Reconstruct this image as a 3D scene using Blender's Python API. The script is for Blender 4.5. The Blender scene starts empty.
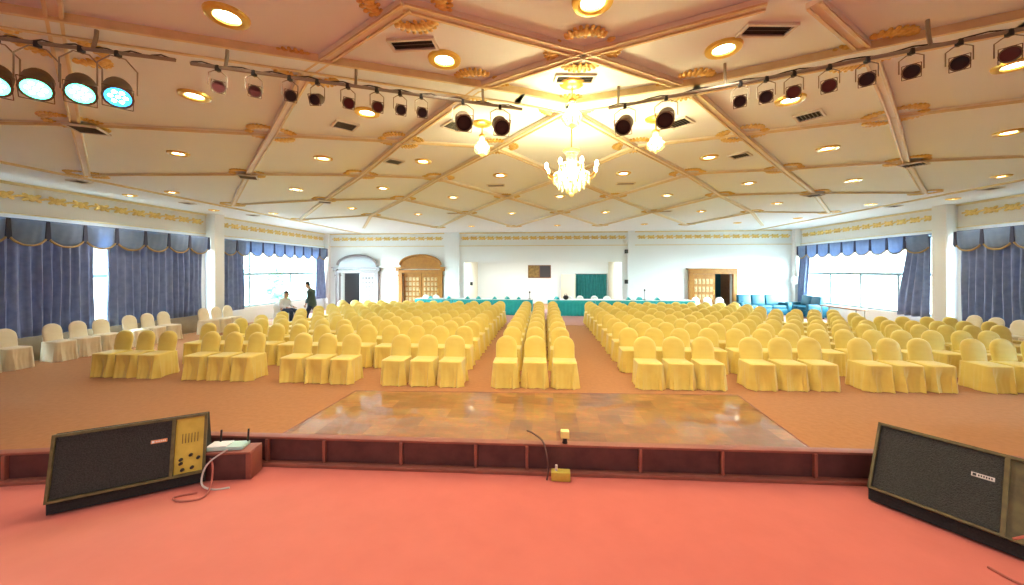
import bpy, bmesh, math, random
from mathutils import Vector, Matrix
random.seed(7)
PI = math.pi
S = bpy.context.scene
COL = S.collection
R = math.radians

# ------------------------------------------------------------------ helpers
class MB:
    """collects shapes into one mesh"""
    def __init__(s):
        s.v = []; s.f = []; s.m = []; s.sm = []
    def add(s, vs, fs, mi=0, smooth=False):
        o = len(s.v)
        s.v += [tuple(p) for p in vs]
        for f in fs:
            s.f.append(tuple(i + o for i in f)); s.m.append(mi); s.sm.append(smooth)
        return s
    def box(s, c, d, mi=0, rz=0, M=None, bev=0):
        x, y, z = d[0] / 2, d[1] / 2, d[2] / 2
        if bev <= 0:
            vs = [(sx * x, sy * y, sz * z) for sx in (-1, 1) for sy in (-1, 1) for sz in (-1, 1)]
            fs = [(0, 1, 3, 2), (4, 6, 7, 5), (0, 4, 5, 1), (2, 3, 7, 6), (0, 2, 6, 4), (1, 5, 7, 3)]
        else:
            bm = bmesh.new(); bmesh.ops.create_cube(bm, size=1)
            bmesh.ops.scale(bm, vec=d, verts=bm.verts)
            bmesh.ops.bevel(bm, geom=bm.edges[:], offset=bev, segments=2, affect='EDGES', profile=0.6)
            bm.verts.index_update()
            vs = [v.co[:] for v in bm.verts]; fs = [[v.index for v in f.verts] for f in bm.faces]; bm.free()
        T = Matrix.Translation(c) @ (M if M is not None else Matrix.Rotation(rz, 4, 'Z'))
        return s.add([T @ Vector(p) for p in vs], fs, mi, bev > 0)
    def tube(s, pts, r, n=8, mi=0, cap=True):
        pts = [Vector(p) for p in pts]
        rs = r if isinstance(r, (list, tuple)) else [r] * len(pts)
        vs = []; fs = []
        up = None
        for i, p in enumerate(pts):
            d = (pts[min(i + 1, len(pts) - 1)] - pts[max(i - 1, 0)]).normalized()
            if up is None:
                up = Vector((0, 0, 1)) if abs(d.z) < .9 else Vector((1, 0, 0))
            a = d.cross(up).normalized(); up = a.cross(d).normalized()
            for k in range(n):
                t = 2 * PI * k / n
                vs.append(p + (a * math.cos(t) + up * math.sin(t)) * rs[i])
        for i in range(len(pts) - 1):
            for k in range(n):
                fs.append((i * n + k, i * n + (k + 1) % n, (i + 1) * n + (k + 1) % n, (i + 1) * n + k))
        if cap:
            fs.append(tuple(range(n))[::-1]); fs.append(tuple((len(pts) - 1) * n + k for k in range(n)))
        return s.add(vs, fs, mi, True)
    def lathe(s, prof, n=16, c=(0, 0, 0), mi=0, M=None):
        """prof: (radius, z) pairs, spun about the local z axis"""
        T = Matrix.Translation(c) @ (M if M is not None else Matrix.Identity(4))
        vs = []; fs = []
        for r, z in prof:
            for k in range(n):
                t = 2 * PI * k / n
                vs.append(T @ Vector((max(r, 1e-4) * math.cos(t), max(r, 1e-4) * math.sin(t), z)))
        for i in range(len(prof) - 1):
            for k in range(n):
                fs.append((i * n + k, i * n + (k + 1) % n, (i + 1) * n + (k + 1) % n, (i + 1) * n + k))
        return s.add(vs, fs, mi, True)
    def blob(s, c, d, mi=0, rz=0, nu=8, nv=5, M=None):
        T = Matrix.Translation(c) @ (M if M is not None else Matrix.Rotation(rz, 4, 'Z'))
        vs = []; fs = []
        for j in range(nv + 1):
            ph = -PI / 2 + PI * j / nv
            for k in range(nu):
                t = 2 * PI * k / nu
                vs.append(T @ Vector((d[0] * max(math.cos(ph), .02) * math.cos(t), d[1] * max(math.cos(ph), .02) * math.sin(t), d[2] * math.sin(ph))))
        for j in range(nv):
            for k in range(nu):
                fs.append((j * nu + k, j * nu + (k + 1) % nu, (j + 1) * nu + (k + 1) % nu, (j + 1) * nu + k))
        return s.add(vs, fs, mi, True)
    def prism(s, poly, z0, z1, mi=0, M=None, smooth=False):
        """poly in local xy pulled from z0 to z1"""
        T = M if M is not None else Matrix.Identity(4)
        n = len(poly)
        vs = [T @ Vector((x, y, z0)) for x, y in poly] + [T @ Vector((x, y, z1)) for x, y in poly]
        s.add(vs, [tuple(range(n))[::-1], tuple(range(n, 2 * n))], mi, False)
        return s.add(vs, [(i, (i + 1) % n, n + (i + 1) % n, n + i) for i in range(n)], mi, smooth)
    def grid(s, fn, nu, nv, mi=0):
        vs = [fn(i / nu, j / nv) for j in range(nv + 1) for i in range(nu + 1)]
        fs = [(j * (nu + 1) + i, j * (nu + 1) + i + 1, (j + 1) * (nu + 1) + i + 1, (j + 1) * (nu + 1) + i) for j in range(nv) for i in range(nu)]
        return s.add(vs, fs, mi, True)
    def mesh(s, name, mats):
        me = bpy.data.meshes.new(name)
        me.from_pydata(s.v, [], s.f)
        for m in (mats if isinstance(mats, (list, tuple)) else [mats]): me.materials.append(m)
        me.polygons.foreach_set('material_index', s.m)
        me.polygons.foreach_set('use_smooth', s.sm)
        bm = bmesh.new(); bm.from_mesh(me); bmesh.ops.recalc_face_normals(bm, faces=bm.faces); bm.to_mesh(me); bm.free()
        me.set_sharp_from_angle(angle=R(42))
        me.update()
        return me
    def build(s, name, mats, parent=None, label=None, solid=0):
        o = bpy.data.objects.new(name, s.mesh(name, mats)); COL.objects.link(o)
        o.parent = parent
        if label: o['label'] = label
        if solid:
            md = o.modifiers.new('Solidify', 'SOLIDIFY'); md.thickness = solid; md.offset = 0
        return o

def put(name, me, parent=None, loc=(0, 0, 0), rot=(0, 0, 0)):
    o = bpy.data.objects.new(name, me); COL.objects.link(o); o.parent = parent
    o.location = loc; o.rotation_euler = rot
    return o

def thing(name, label, cat, loc=(0, 0, 0), rz=0, group=None):
    o = bpy.data.objects.new(name, None); COL.objects.link(o)
    o.empty_display_size = .1
    o.location = loc; o.rotation_euler = (0, 0, rz)
    return tag(o, label, cat, group)
def tag(o, label, cat, group=None, kind=None):
    o['label'] = label; o['category'] = cat
    if group: o['group'] = group
    if kind: o['kind'] = kind
    return o
def struct(o, label=None, cat=None):
    o['kind'] = 'structure'
    if label: o['label'] = label
    if cat: o['category'] = cat
    return o
def dup(root, label=None, loc=None, rz=None, group=None):
    r = root.copy(); COL.objects.link(r)
    if label: r['label'] = label
    if loc is not None: r.location = loc
    if rz is not None: r.rotation_euler = (0, 0, rz)
    if group: r['group'] = group
    for ch in list(root.children):
        c = ch.copy(); COL.objects.link(c); c.parent = r
        for g in list(ch.children):
            d = g.copy(); COL.objects.link(d); d.parent = c
    return r
ORD = 'zeroth first second third fourth fifth sixth seventh eighth ninth tenth eleventh twelfth thirteenth fourteenth fifteenth sixteenth seventeenth eighteenth nineteenth twentieth'.split()

# ------------------------------------------------------------------ materials
def mat(name, col, rough=.6, metal=0, noise=None, bump=0, spec=.4, sheen=0, emit=None, es=0, scale=None, col2=None, coords='Object', trans=0):
    m = bpy.data.materials.new(name); m.use_nodes = True
    nt = m.node_tree; b = nt.nodes['Principled BSDF']
    b.inputs['Base Color'].default_value = (*col, 1)
    b.inputs['Roughness'].default_value = rough
    b.inputs['Metallic'].default_value = metal
    b.inputs['Specular IOR Level'].default_value = spec
    if sheen: b.inputs['Sheen Weight'].default_value = sheen
    if emit:
        b.inputs['Emission Color'].default_value = (*emit, 1); b.inputs['Emission Strength'].default_value = es
    if col2 or bump:
        tc = nt.nodes.new('ShaderNodeTexCoord')
        nz = nt.nodes.new('ShaderNodeTexNoise'); nz.inputs['Scale'].default_value = scale or 8; nz.inputs['Detail'].default_value = 5
        nt.links.new(tc.outputs[coords], nz.inputs['Vector'])
        if col2:
            mx = nt.nodes.new('ShaderNodeMix'); mx.data_type = 'RGBA'
            mx.inputs['A'].default_value = (*col, 1); mx.inputs['B'].default_value = (*col2, 1)
            rp = nt.nodes.new('ShaderNodeValToRGB'); rp.color_ramp.elements[0].position = .35; rp.color_ramp.elements[1].position = .68
            nt.links.new(nz.outputs['Fac'], rp.inputs['Fac']); nt.links.new(rp.outputs['Color'], mx.inputs['Factor'])
            nt.links.new(mx.outputs['Result'], b.inputs['Base Color'])
        if bump:
            bp = nt.nodes.new('ShaderNodeBump'); bp.inputs['Strength'].default_value = bump; bp.inputs['Distance'].default_value = .01
            nt.links.new(nz.outputs['Fac'], bp.inputs['Height']); nt.links.new(bp.outputs['Normal'], b.inputs['Normal'])
    if trans:
        out = nt.nodes['Material Output']; tr = nt.nodes.new('ShaderNodeBsdfTranslucent'); tr.inputs['Color'].default_value = (*col, 1)
        ms = nt.nodes.new('ShaderNodeMixShader'); ms.inputs['Fac'].default_value = trans
        nt.links.new(b.outputs[0], ms.inputs[1]); nt.links.new(tr.outputs[0], ms.inputs[2]); nt.links.new(ms.outputs[0], out.inputs['Surface'])
    return m

M = {}
M['ceil'] = mat('ceiling plaster', (.84, .895, .91), .8, col2=(.83, .88, .885), scale=.7)
M['wall'] = mat('painted wall', (.82, .81, .77), .7, col2=(.80, .785, .74), scale=1.2)
M['wall_far'] = mat('white wall paint', (.83, .88, .88), .7, col2=(.82, .87, .87), scale=.8)
M['reveal'] = mat('beige panel and shaded reveal', (.74, .67, .52), .7)  # beige puts shade on the alcove sides; own colour of the panel
M['rib'] = mat('cream rib', (.86, .80, .66), .55, col2=(.83, .76, .60), scale=6)
M['ribgold'] = mat('gold line', (.78, .65, .38), .5, col2=(.72, .57, .30), scale=10)
M['gold'] = mat('gilt ornament', (.82, .60, .20), .42, metal=.2, col2=(.66, .43, .11), scale=30)
M['brass'] = mat('brass', (.80, .52, .12), .3, metal=.7)
M['carpet'] = mat('orange brown carpet', (.48, .21, .075), .95, col2=(.43, .18, .06), scale=14, bump=.4, spec=.1, sheen=.2)
M['dais'] = mat('pink dais carpet', (.55, .30, .27), .8, col2=(.50, .27, .24), scale=10, spec=.15)
M['stage'] = mat('red stage carpet', (.62, .155, .11), .95, col2=(.585, .142, .10), scale=5, bump=.3, spec=.1, sheen=.25)
M['kerb'] = mat('dark red wood', (.13, .05, .045), .5, col2=(.08, .03, .03), scale=9)
M['kerbtop'] = mat('red brown wood', (.32, .11, .075), .45, col2=(.26, .085, .06), scale=9)
M['black'] = mat('black plastic', (.015, .015, .016), .5)
M['blackcarpet'] = mat('charcoal cabinet carpet', (.028, .029, .028), .9, col2=(.018, .018, .018), scale=90, bump=.5)
M['grille'] = mat('steel grille', (.05, .052, .048), .55, metal=.2, col2=(.02, .022, .02), scale=160, bump=.9)
M['olive'] = mat('worn olive edge', (.15, .125, .045), .5, col2=(.09, .075, .03), scale=20)
M['panelyellow'] = mat('yellow control plate', (.70, .56, .10), .4, metal=.2, col2=(.58, .45, .07), scale=14)
M['copper'] = mat('copper badge', (.75, .36, .16), .4, metal=.3)
M['silver'] = mat('silver badge', (.78, .76, .70), .35, metal=.3)
M['white'] = mat('white plastic', (.82, .82, .80), .4)
M['teal'] = mat('teal table cloth', (.012, .42, .43), .7, col2=(.01, .36, .38), scale=5, sheen=.2)
M['tealpale'] = mat('pale teal plastic', (.45, .66, .60), .4)
M['tealdark'] = mat('deep teal panel', (.008, .15, .15), .7, col2=(.006, .12, .12), scale=6)
M['sofa'] = mat('teal blue leather', (.008, .095, .15), .4, col2=(.006, .075, .12), scale=5)
M['clothwhite'] = mat('white table top cloth', (.82, .84, .84), .7)
M['yellow'] = mat('yellow satin cover', (.91, .74, .20), .45, col2=(.88, .68, .16), scale=5, sheen=.4, spec=.35)
M['ivory'] = mat('ivory satin cover', (.86, .76, .56), .5, col2=(.82, .70, .48), scale=5, sheen=.4)
M['whitecover'] = mat('white chair cover', (.86, .85, .82), .6, sheen=.3)
M['curtain'] = mat('blue grey curtain', (.23, .285, .45), .8, col2=(.165, .21, .36), scale=7, sheen=.3, trans=.1)
M['valance'] = mat('blue grey valance', (.26, .34, .50), .8, col2=(.21, .29, .45), scale=9, sheen=.3, trans=.35)
M['tail'] = mat('dark blue valance tail', (.05, .055, .10), .8)
M['fringe'] = mat('gold fringe', (.48, .34, .14), .7, col2=(.38, .25, .09), scale=60, bump=.6)
M['frame'] = mat('window frame grey', (.22, .30, .30), .5)
M['wood'] = mat('golden brown door wood', (.38, .17, .03), .4, col2=(.30, .12, .02), scale=7)
M['wooddark'] = mat('brown door wood', (.24, .10, .04), .45, col2=(.18, .07, .025), scale=7)
M['carve'] = mat('pale carved lattice', (.50, .36, .17), .5)
M['whitewood'] = mat('white painted door wood', (.36, .37, .39), .5)
M['pinkgrey'] = mat('grey rose trim', (.20, .17, .17), .5)
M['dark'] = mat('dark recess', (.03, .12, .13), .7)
M['umber'] = mat('dark umber', (.05, .04, .04), .5)
M['dado'] = mat('tan dado', (.40, .30, .19), .7, col2=(.34, .25, .15), scale=4)
M['steel'] = mat('steel rail', (.30, .26, .20), .4, metal=.4)
M['can'] = mat('lamp housing', (.17, .12, .07), .45, metal=.3, col2=(.10, .075, .05), scale=12)
M['lensred'] = mat('maroon lamp glass', (.10, .028, .026), .2)
M['lensdark'] = mat('dark lamp glass', (.018, .016, .018), .15)
M['vent'] = mat('grey vent slats', (.20, .19, .17), .5)
M['ventframe'] = mat('vent frame', (.74, .70, .62), .5)
M['vgap'] = mat('vent dark gap', (.03, .028, .025), .8)
M['skin'] = mat('skin', (.52, .32, .22), .55)
M['hair'] = mat('black hair', (.015, .013, .012), .5)
M['greyshirt'] = mat('dark grey green jacket', (.06, .10, .10), .8)
M['navy'] = mat('navy trousers', (.02, .04, .09), .8)
M['whiteshirt'] = mat('white shirt', (.80, .82, .82), .7)
M['shoe'] = mat('black shoe', (.02, .02, .02), .4)
M['leaf'] = mat('tree leaves', (.10, .34, .16), .6, col2=(.05, .22, .09), scale=3)
M['bark'] = mat('bark', (.20, .14, .09), .9)
M['ground'] = mat('pale ground outside', (.80, .84, .84), .9)
M['bluewall'] = mat('pale blue building', (.35, .55, .66), .8)
M['cable'] = mat('black cable', (.03, .022, .02), .6)
M['cabledark'] = mat('dark brown cable', (.10, .04, .035), .6)
M['cablered'] = mat('red brown cable', (.40, .11, .08), .6)
M['cablegrey'] = mat('grey cable', (.55, .50, .46), .6)

def emitmat(name, col, st):
    m = bpy.data.materials.new(name); m.use_nodes = True; nt = m.node_tree
    nt.nodes.remove(nt.nodes['Principled BSDF']); e = nt.nodes.new('ShaderNodeEmission')
    e.inputs['Color'].default_value = (*col, 1); e.inputs['Strength'].default_value = st
    nt.links.new(e.outputs[0], nt.nodes['Material Output'].inputs['Surface'])
    return m
M['lamp'] = emitmat('glowing downlight', (1, .86, .55), 16)
M['bulb'] = emitmat('glowing bulb', (1, .90, .55), 30)
M['ledgreen'] = emitmat('green lamp glow', (.10, 1, .55), 5)
M['ledwhite'] = emitmat('white lamp glow', (.65, 1, .95), 14)
M['ledblue'] = emitmat('blue lamp glow', (.04, .42, 1), 3.5)

def crystal():
    m = bpy.data.materials.new('cut crystal'); m.use_nodes = True; nt = m.node_tree
    b = nt.nodes['Principled BSDF']; b.inputs['Base Color'].default_value = (1, .93, .70, 1); b.inputs['Roughness'].default_value = .15
    tr = nt.nodes.new('ShaderNodeBsdfTranslucent'); tr.inputs['Color'].default_value = (1, .94, .72, 1)
    ms = nt.nodes.new('ShaderNodeMixShader'); ms.inputs['Fac'].default_value = .65
    nt.links.new(b.outputs[0], ms.inputs[1]); nt.links.new(tr.outputs[0], ms.inputs[2])
    nt.links.new(ms.outputs[0], nt.nodes['Material Output'].inputs['Surface'])
    return m
M['crystal'] = crystal()

def glass():
    m = bpy.data.materials.new('window glass'); m.use_nodes = True; nt = m.node_tree
    nt.nodes.remove(nt.nodes['Principled BSDF'])
    t = nt.nodes.new('ShaderNodeBsdfTransparent'); t.inputs['Color'].default_value = (.96, 1, 1, 1)
    g = nt.nodes.new('ShaderNodeBsdfGlossy'); g.inputs['Roughness'].default_value = .03
    ms = nt.nodes.new('ShaderNodeMixShader'); ms.inputs['Fac'].default_value = .06
    nt.links.new(t.outputs[0], ms.inputs[1]); nt.links.new(g.outputs[0], ms.inputs[2])
    nt.links.new(ms.outputs[0], nt.nodes['Material Output'].inputs['Surface'])
    return m
M['glass'] = glass()

def parquet():
    m = bpy.data.materials.new('polished parquet'); m.use_nodes = True; nt = m.node_tree
    b = nt.nodes['Principled BSDF']; N = nt.nodes.new; L = nt.links.new
    tc = N('ShaderNodeTexCoord')
    mp = N('ShaderNodeMapping'); mp.inputs['Scale'].default_value = (3.2, 3.2, 3.2)
    L(tc.outputs['Object'], mp.inputs['Vector'])
    # square parquet tiles, each its own tone
    vo = N('ShaderNodeTexVoronoi'); vo.distance = 'CHEBYCHEV'; vo.inputs['Scale'].default_value = 1.0; vo.inputs['Randomness'].default_value = 0
    L(mp.outputs['Vector'], vo.inputs['Vector'])
    sp = N('ShaderNodeSeparateColor'); L(vo.outputs['Color'], sp.inputs['Color'])
    rp = N('ShaderNodeValToRGB'); e = rp.color_ramp.elements
    e[0].color = (.28, .10, .035, 1); e[1].color = (.56, .26, .085, 1); n = e.new(.5); n.color = (.44, .18, .055, 1)
    L(sp.outputs['Red'], rp.inputs['Fac'])
    nz = N('ShaderNodeTexNoise'); nz.inputs['Scale'].default_value = 6; L(mp.outputs['Vector'], nz.inputs['Vector'])
    mx = N('ShaderNodeMix'); mx.data_type = 'RGBA'; mx.blend_type = 'MULTIPLY'; mx.inputs['Factor'].default_value = .5
    L(rp.outputs['Color'], mx.inputs['A']); L(nz.outputs['Color'], mx.inputs['B']); L(mx.outputs['Result'], b.inputs['Base Color'])
    b.inputs['Roughness'].default_value = .3; b.inputs['Specular IOR Level'].default_value = .5; b.inputs['Coat IOR'].default_value = 2.1
    mp2 = N('ShaderNodeMapping'); mp2.inputs['Scale'].default_value = (1.1, 2.6, 1); L(tc.outputs['Object'], mp2.inputs['Vector'])
    nw = N('ShaderNodeTexNoise'); nw.inputs['Scale'].default_value = 2.2; nw.inputs['Detail'].default_value = 6; L(mp2.outputs['Vector'], nw.inputs['Vector'])
    rw = N('ShaderNodeValToRGB'); rw.color_ramp.elements[0].position = .38; rw.color_ramp.elements[1].position = .54; L(nw.outputs['Fac'], rw.inputs['Fac'])
    L(rw.outputs['Color'], b.inputs['Coat Weight'])          # patches where the polish is worn off
    b.inputs['Coat Roughness'].default_value = .07
    bp = N('ShaderNodeBump'); bp.inputs['Strength'].default_value = .10; bp.inputs['Distance'].default_value = .02
    n2 = N('ShaderNodeTexNoise'); n2.inputs['Scale'].default_value = 3.0; L(mp.outputs['Vector'], n2.inputs['Vector'])
    L(n2.outputs['Fac'], bp.inputs['Height']); L(bp.outputs['Normal'], b.inputs['Normal'])
    return m
M['parquet'] = parquet()

# ------------------------------------------------------------------ setting
XL, XR, YF, YB, ZC = -12.0, 12.5, 19.2, -5.0, 4.15
ZS = .70                                     # stage floor above the hall floor
struct(MB().box((.25, 8.6, -.1), (25.6, 31, .2)).build('floor', M['carpet']), 'orange brown carpeted hall floor', 'floor')
struct(MB().box((.25, 17.2, .006), (24.4, 5.8, .012)).build('floor_back', M['dais']), 'pinkish carpet strip under the teal head tables', 'floor')
stage = [(-9, -4.9), (9, -4.9), (9, .75), (3.0, 2.78), (-2.62, 2.61), (-2.75, 2.42), (-9, 1.15)]
struct(MB().prism(stage, 0.0, ZS).build('floor_stage', M['stage']), 'salmon red carpeted stage floor', 'floor')
cl = MB().box((.25, 8.6, ZC + .1), (25.6, 31, .2)); struct(cl.build('ceiling', M['ceil']), 'cream ceiling of the hall', 'ceiling')

def side_wall(name, x, sgn, openings, cols, label):
    """openings: (y0, y1) between z .64 and 3.27"""
    w = MB(); t = .24; xc = x + sgn * t / 2
    w.box((xc, (YB + 23.9) / 2, .32), (t, 23.9 - YB, .64)); w.box((xc, (YB + 23.9) / 2, (3.27 + 4.2) / 2), (t, 23.9 - YB, .93))
    ys = [YB] + [v for o in openings for v in o] + [23.9]
    for a, b in zip(ys[::2], ys[1::2]):
        w.box((xc, (a + b) / 2, 1.955), (t, b - a, 2.63))
    struct(w.build(name, M['wall']), label, 'wall')
    for i, (a, b, d) in enumerate(cols):
        o = MB().box((x - sgn * d / 2, (a + b) / 2, 2.075), (d, b - a, 4.15), bev=.012).build('column_' + name[5:], M['wall'])
        struct(o, ['square column between the window bays of the %s wall', 'corner column where the %s wall meets the far wall'][i] % name[5:], 'column')
L_OPEN = [(5.6, 11.75), (12.7, 18.9)]
R_OPEN = [(5.6, 11.95), (12.85, 18.9)]
side_wall('wall_left', XL, -1, L_OPEN, [(11.97, 12.36, .38), (19.0, 19.25, .25)], 'cream left wall with a square column between two window bays')
side_wall('wall_right', XR, 1, R_OPEN, [(12.2, 12.62, .33), (18.95, 19.25, .3)], 'pale right wall with a square column between two window bays')
struct(MB().box((.25, YB - .1, 2), (25.6, .2, 4.5)).build('wall_rear', M['wall']), 'wall behind the stage', 'wall')

# far wall with the deep alcove and door openings
fw = MB(); t = .25; yc = YF + t / 2
def fpiece(x0, x1, z0, z1): fw.box(((x0 + x1) / 2, yc, (z0 + z1) / 2), (x1 - x0, t, z1 - z0))
ZD = 1.98
fpiece(XL - .2, -11.15, 0, 4.15); fpiece(-11.15, -9.15, ZD, 4.15); fpiece(-9.15, -7.62, 0, 4.15); fpiece(-7.62, -5.6, ZD, 4.15)
fpiece(-5.6, -4.26, 0, 4.15); fpiece(-4.26, 4.0, 2.57, 4.15); fpiece(4.0, 7.45, 0, 4.15); fpiece(7.45, 9.4, 1.95, 4.15); fpiece(9.4, XR + .2, 0, 4.15)
for x0, x1, w in ((-5.3, -4.5, 'broad flat pilaster left of the alcove'), (4.28, 4.62, 'narrow flat pilaster right of the alcove')): struct(MB().box(((x0 + x1) / 2, YF - .06, 2.075), (x1 - x0, .12, 4.15)).build('column_far', M['wall_far']), w, 'column')
struct(fw.build('wall_far', M['wall_far']), 'white far wall with a wide recessed alcove', 'wall')
al = MB(); al.box((-.13, 23.5, 1.5), (11.5, .2, 3.2)); al.box((-.13, 21.4, 3.0), (11.5, 4.2, .1))
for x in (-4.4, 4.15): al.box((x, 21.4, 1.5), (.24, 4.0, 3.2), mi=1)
struct(al.build('wall_alcove', [M['wall_far'], M['reveal']]), 'white back wall of the deep alcove, sides shaded by beige colour', 'wall')

o = MB().box((XL + .02, 8.4, .31), (.04, 6.9, .6), bev=.01).build('baseboard_left', M['dado']); struct(o, 'tan dado below the closed curtains of the left wall', 'dado')
# mouldings on the walls: line above the windows and line at the top
def wall_line(name, a, b, z, h, d, m, label):
    a = Vector(a); b = Vector(b); mid = (a + b) / 2; L = (b - a).length; ang = math.atan2(b.y - a.y, b.x - a.x)
    o = MB().box((mid.x, mid.y, z), (L, d, h), rz=ang, bev=.008).build(name, m)
    return struct(o, label, 'moulding')
n = 1
for z, h, d, m, w in ((3.43, .035, .05, M['ribgold'], 'thin gold moulding above the windows of'), (4.11, .06, .07, M['ribgold'], 'gold top moulding of')):
    wall_line('trim_%d' % n, (XL + .02, YB), (XL + .02, YF), z, h, d, m, w + ' the left wall'); n += 1
    wall_line('trim_%d' % n, (XR - .02, YB), (XR - .02, YF), z, h, d, m, w + ' the right wall'); n += 1
    wall_line('trim_%d' % n, (XL, YF - .02), (XR, YF - .02), z, h, d, m, w + ' the far wall'); n += 1
# soffit edge lines along both sides of the ceiling
wall_line('trim_%d' % n, (-9.93, 3.0), (-9.93, YF), ZC - .02, .04, .07, M['ribgold'], 'gold ceiling line parallel to the left wall'); n += 1
wall_line('trim_%d' % n, (10.5, 3.0), (10.5, YF), ZC - .02, .04, .07, M['ribgold'], 'gold ceiling line parallel to the right wall'); n += 1

# ------------------------------------------------------------------ ceiling ribs
ribs = [
 [(2.0,2.89),(2.95,3.59),(4.49,5.12),(6.56,7.24),(9.73,10.25)],
 [(-1.03,2.64),(.35,3.36),(1.55,4.1),(2.88,5.6),(4.67,7.59),(6.9,10.0),(9.8,13.5)],
 [(.29,4.52),(1.45,5.99),(2.93,7.78),(4.61,10.05),(7.02,13.04),(9.6,17.0)],
 [(-.76,5.84),(.44,7.75),(1.85,10.0),(3.65,12.74),(6.19,16.47)],
 [(-2.27,7.68),(-1.0,9.82),(.55,12.68),(2.48,16.5)],
 [(-3.9,9.84),(-2.67,12.51),(-1.36,16.54)], [(-6.21,12.66),(-4.91,16.61)],
 [(-3.5,2.3),(-4.29,2.88),(-6.31,4.4),(-9.48,6.8)],
 [(-1.03,2.64),(-2.33,3.42),(-3.96,5.0),(-6.08,7.02),(-9.39,10.28)],
 [(1.63,2.86),(.35,3.36),(-.73,3.9),(-2.19,5.44),(-3.8,7.3),(-6.15,9.78),(-9.53,13.53)],
 [(.29,4.52),(-.76,5.84),(-2.27,7.68),(-3.9,9.84),(-6.21,12.66),(-8.4,16.4)],
 [(1.45,5.99),(.44,7.75),(-1.0,9.82),(-2.67,12.51),(-4.91,16.61)],
 [(2.93,7.78),(1.85,10.0),(.55,12.68),(-1.36,16.54)], [(4.61,10.05),(3.65,12.74),(2.48,16.5)], [(7.02,13.04),(6.19,16.47)]]
cross = [
 [(1.45,5.99),(2.88,5.6),(4.49,5.12),(5.56,4.75),(9.5,3.4)], [(2.93,7.78),(4.67,7.59),(6.56,7.24),(8.46,7.1),(10.46,6.9)],
 [(4.61,10.05),(6.9,10.0),(9.73,10.25)], [(7.02,13.04),(9.8,13.5)],
 [(-.76,5.84),(-2.19,5.44),(-3.96,5.0),(-6.31,4.4),(-7.74,4.2)], [(-2.27,7.68),(-3.8,7.3),(-6.08,7.02),(-9.48,6.8)],
 [(-3.9,9.84),(-6.15,9.78),(-9.39,10.28)], [(-6.21,12.66),(-9.53,13.53)]]
def rib_mesh(pl, w, h, z):
    b = MB()
    for (x0, y0), (x1, y1) in zip(pl, pl[1:]):
        L = math.hypot(x1 - x0, y1 - y0); a = math.atan2(y1 - y0, x1 - x0); c = ((x0 + x1) / 2, (y0 + y1) / 2)
        b.box((c[0], c[1], z - h / 2), (L + w * .3, w, h), 0, rz=a)
        for s in (-1, 1):
            b.box((c[0] - math.sin(a) * s * w * .36, c[1] + math.cos(a) * s * w * .36, z - h - .008), (L + w * .2, w * .2, .018), 1, rz=a)
    return b
for i, pl in enumerate(ribs):
    struct(rib_mesh(pl, .105, .04, ZC - .0005 * i).build('trim_%d' % n, [M['rib'], M['ribgold']]), 'cream and gold diagonal rib under the ceiling', 'ceiling rib'); n += 1
for i, pl in enumerate(cross):
    struct(rib_mesh(pl, .065, .025, ZC - .0005 * i).build('trim_%d' % n, [M['rib'], M['ribgold']]), 'narrow cream and gold cross rib under the ceiling', 'ceiling rib'); n += 1
for pl, w in (([(-6.0, 1.75), (-4.3, 2.42), (-.27, 4.12), (.29, 4.42)], 'left'), ([(.29, 4.42), (1.63, 4.08), (3.78, 3.22), (6.0, 2.25)], 'right')):
    b = MB()
    for (x0, y0), (x1, y1) in zip(pl, pl[1:]):
        L = math.hypot(x1 - x0, y1 - y0); a = math.atan2(y1 - y0, x1 - x0); c = ((x0 + x1) / 2, (y0 + y1) / 2)
        b.box((c[0], c[1], ZC - .03), (L + .06, .24, .06), 0, rz=a)
        for s in (-1, 1): b.box((c[0] - math.sin(a) * s * .12, c[1] + math.cos(a) * s * .12, ZC - .035), (L + .04, .03, .07), 1, rz=a)
    struct(b.build('trim_%d' % n, [M['ceil'], M['ribgold']]), 'broad ceiling band with gold edges above the %s lamp rail' % w, 'ceiling band'); n += 1

# gilt acanthus ornaments round the crossings
nodes = [(-1.03,2.64),(.35,3.36),(-.73,3.9),(-2.33,3.42),(-4.29,2.88),(2.95,3.59),(1.55,4.1),(.29,4.52),(-6.31,4.4),(-9.48,6.8),(-3.96,5.0),(-6.08,7.02),
 (-9.39,10.28),(-6.15,9.78),(-9.53,13.53),(-2.19,5.44),(-3.8,7.3),(-2.27,7.68),(-3.9,9.84),(-6.21,12.66),(-2.67,12.51),(-4.91,16.61),(-.76,5.84),(.44,7.75),
 (-1.0,9.82),(1.85,10.0),(.55,12.68),(-1.36,16.54),(2.48,16.5),(3.65,12.74),(1.45,5.99),(2.88,5.6),(2.93,7.78),(4.67,7.59),(4.61,10.05),(6.9,10.0),(7.02,13.04),
 (6.19,16.47),(4.49,5.12),(6.56,7.24),(9.73,10.25),(9.8,13.5)]
lf = MB()
for k in range(9):                     # one scrolled leaf lying along +x, curved
    t = (k - 4) / 4.0; a = t * R(34)
    rr = .27
    lf.blob((rr * math.cos(a) - .0, rr * math.sin(a), -.012), (.035 + .02 * (1 - abs(t)), .03, .02), 0, a)
    lf.blob(((rr + .045 * (1 - t * t) + .02) * math.cos(a), (rr + .045 * (1 - t * t) + .02) * math.sin(a), -.012), (.026, .018, .014), 0, a + .5 * t)
    if k % 2 == 0: lf.blob(((rr - .06 * (1 - .5 * abs(t))) * math.cos(a), (rr - .06) * math.sin(a), -.01), (.022, .016, .012), 0, a - .6)
LEAF = lf.mesh('acanthus_leaf', M['gold'])
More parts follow.
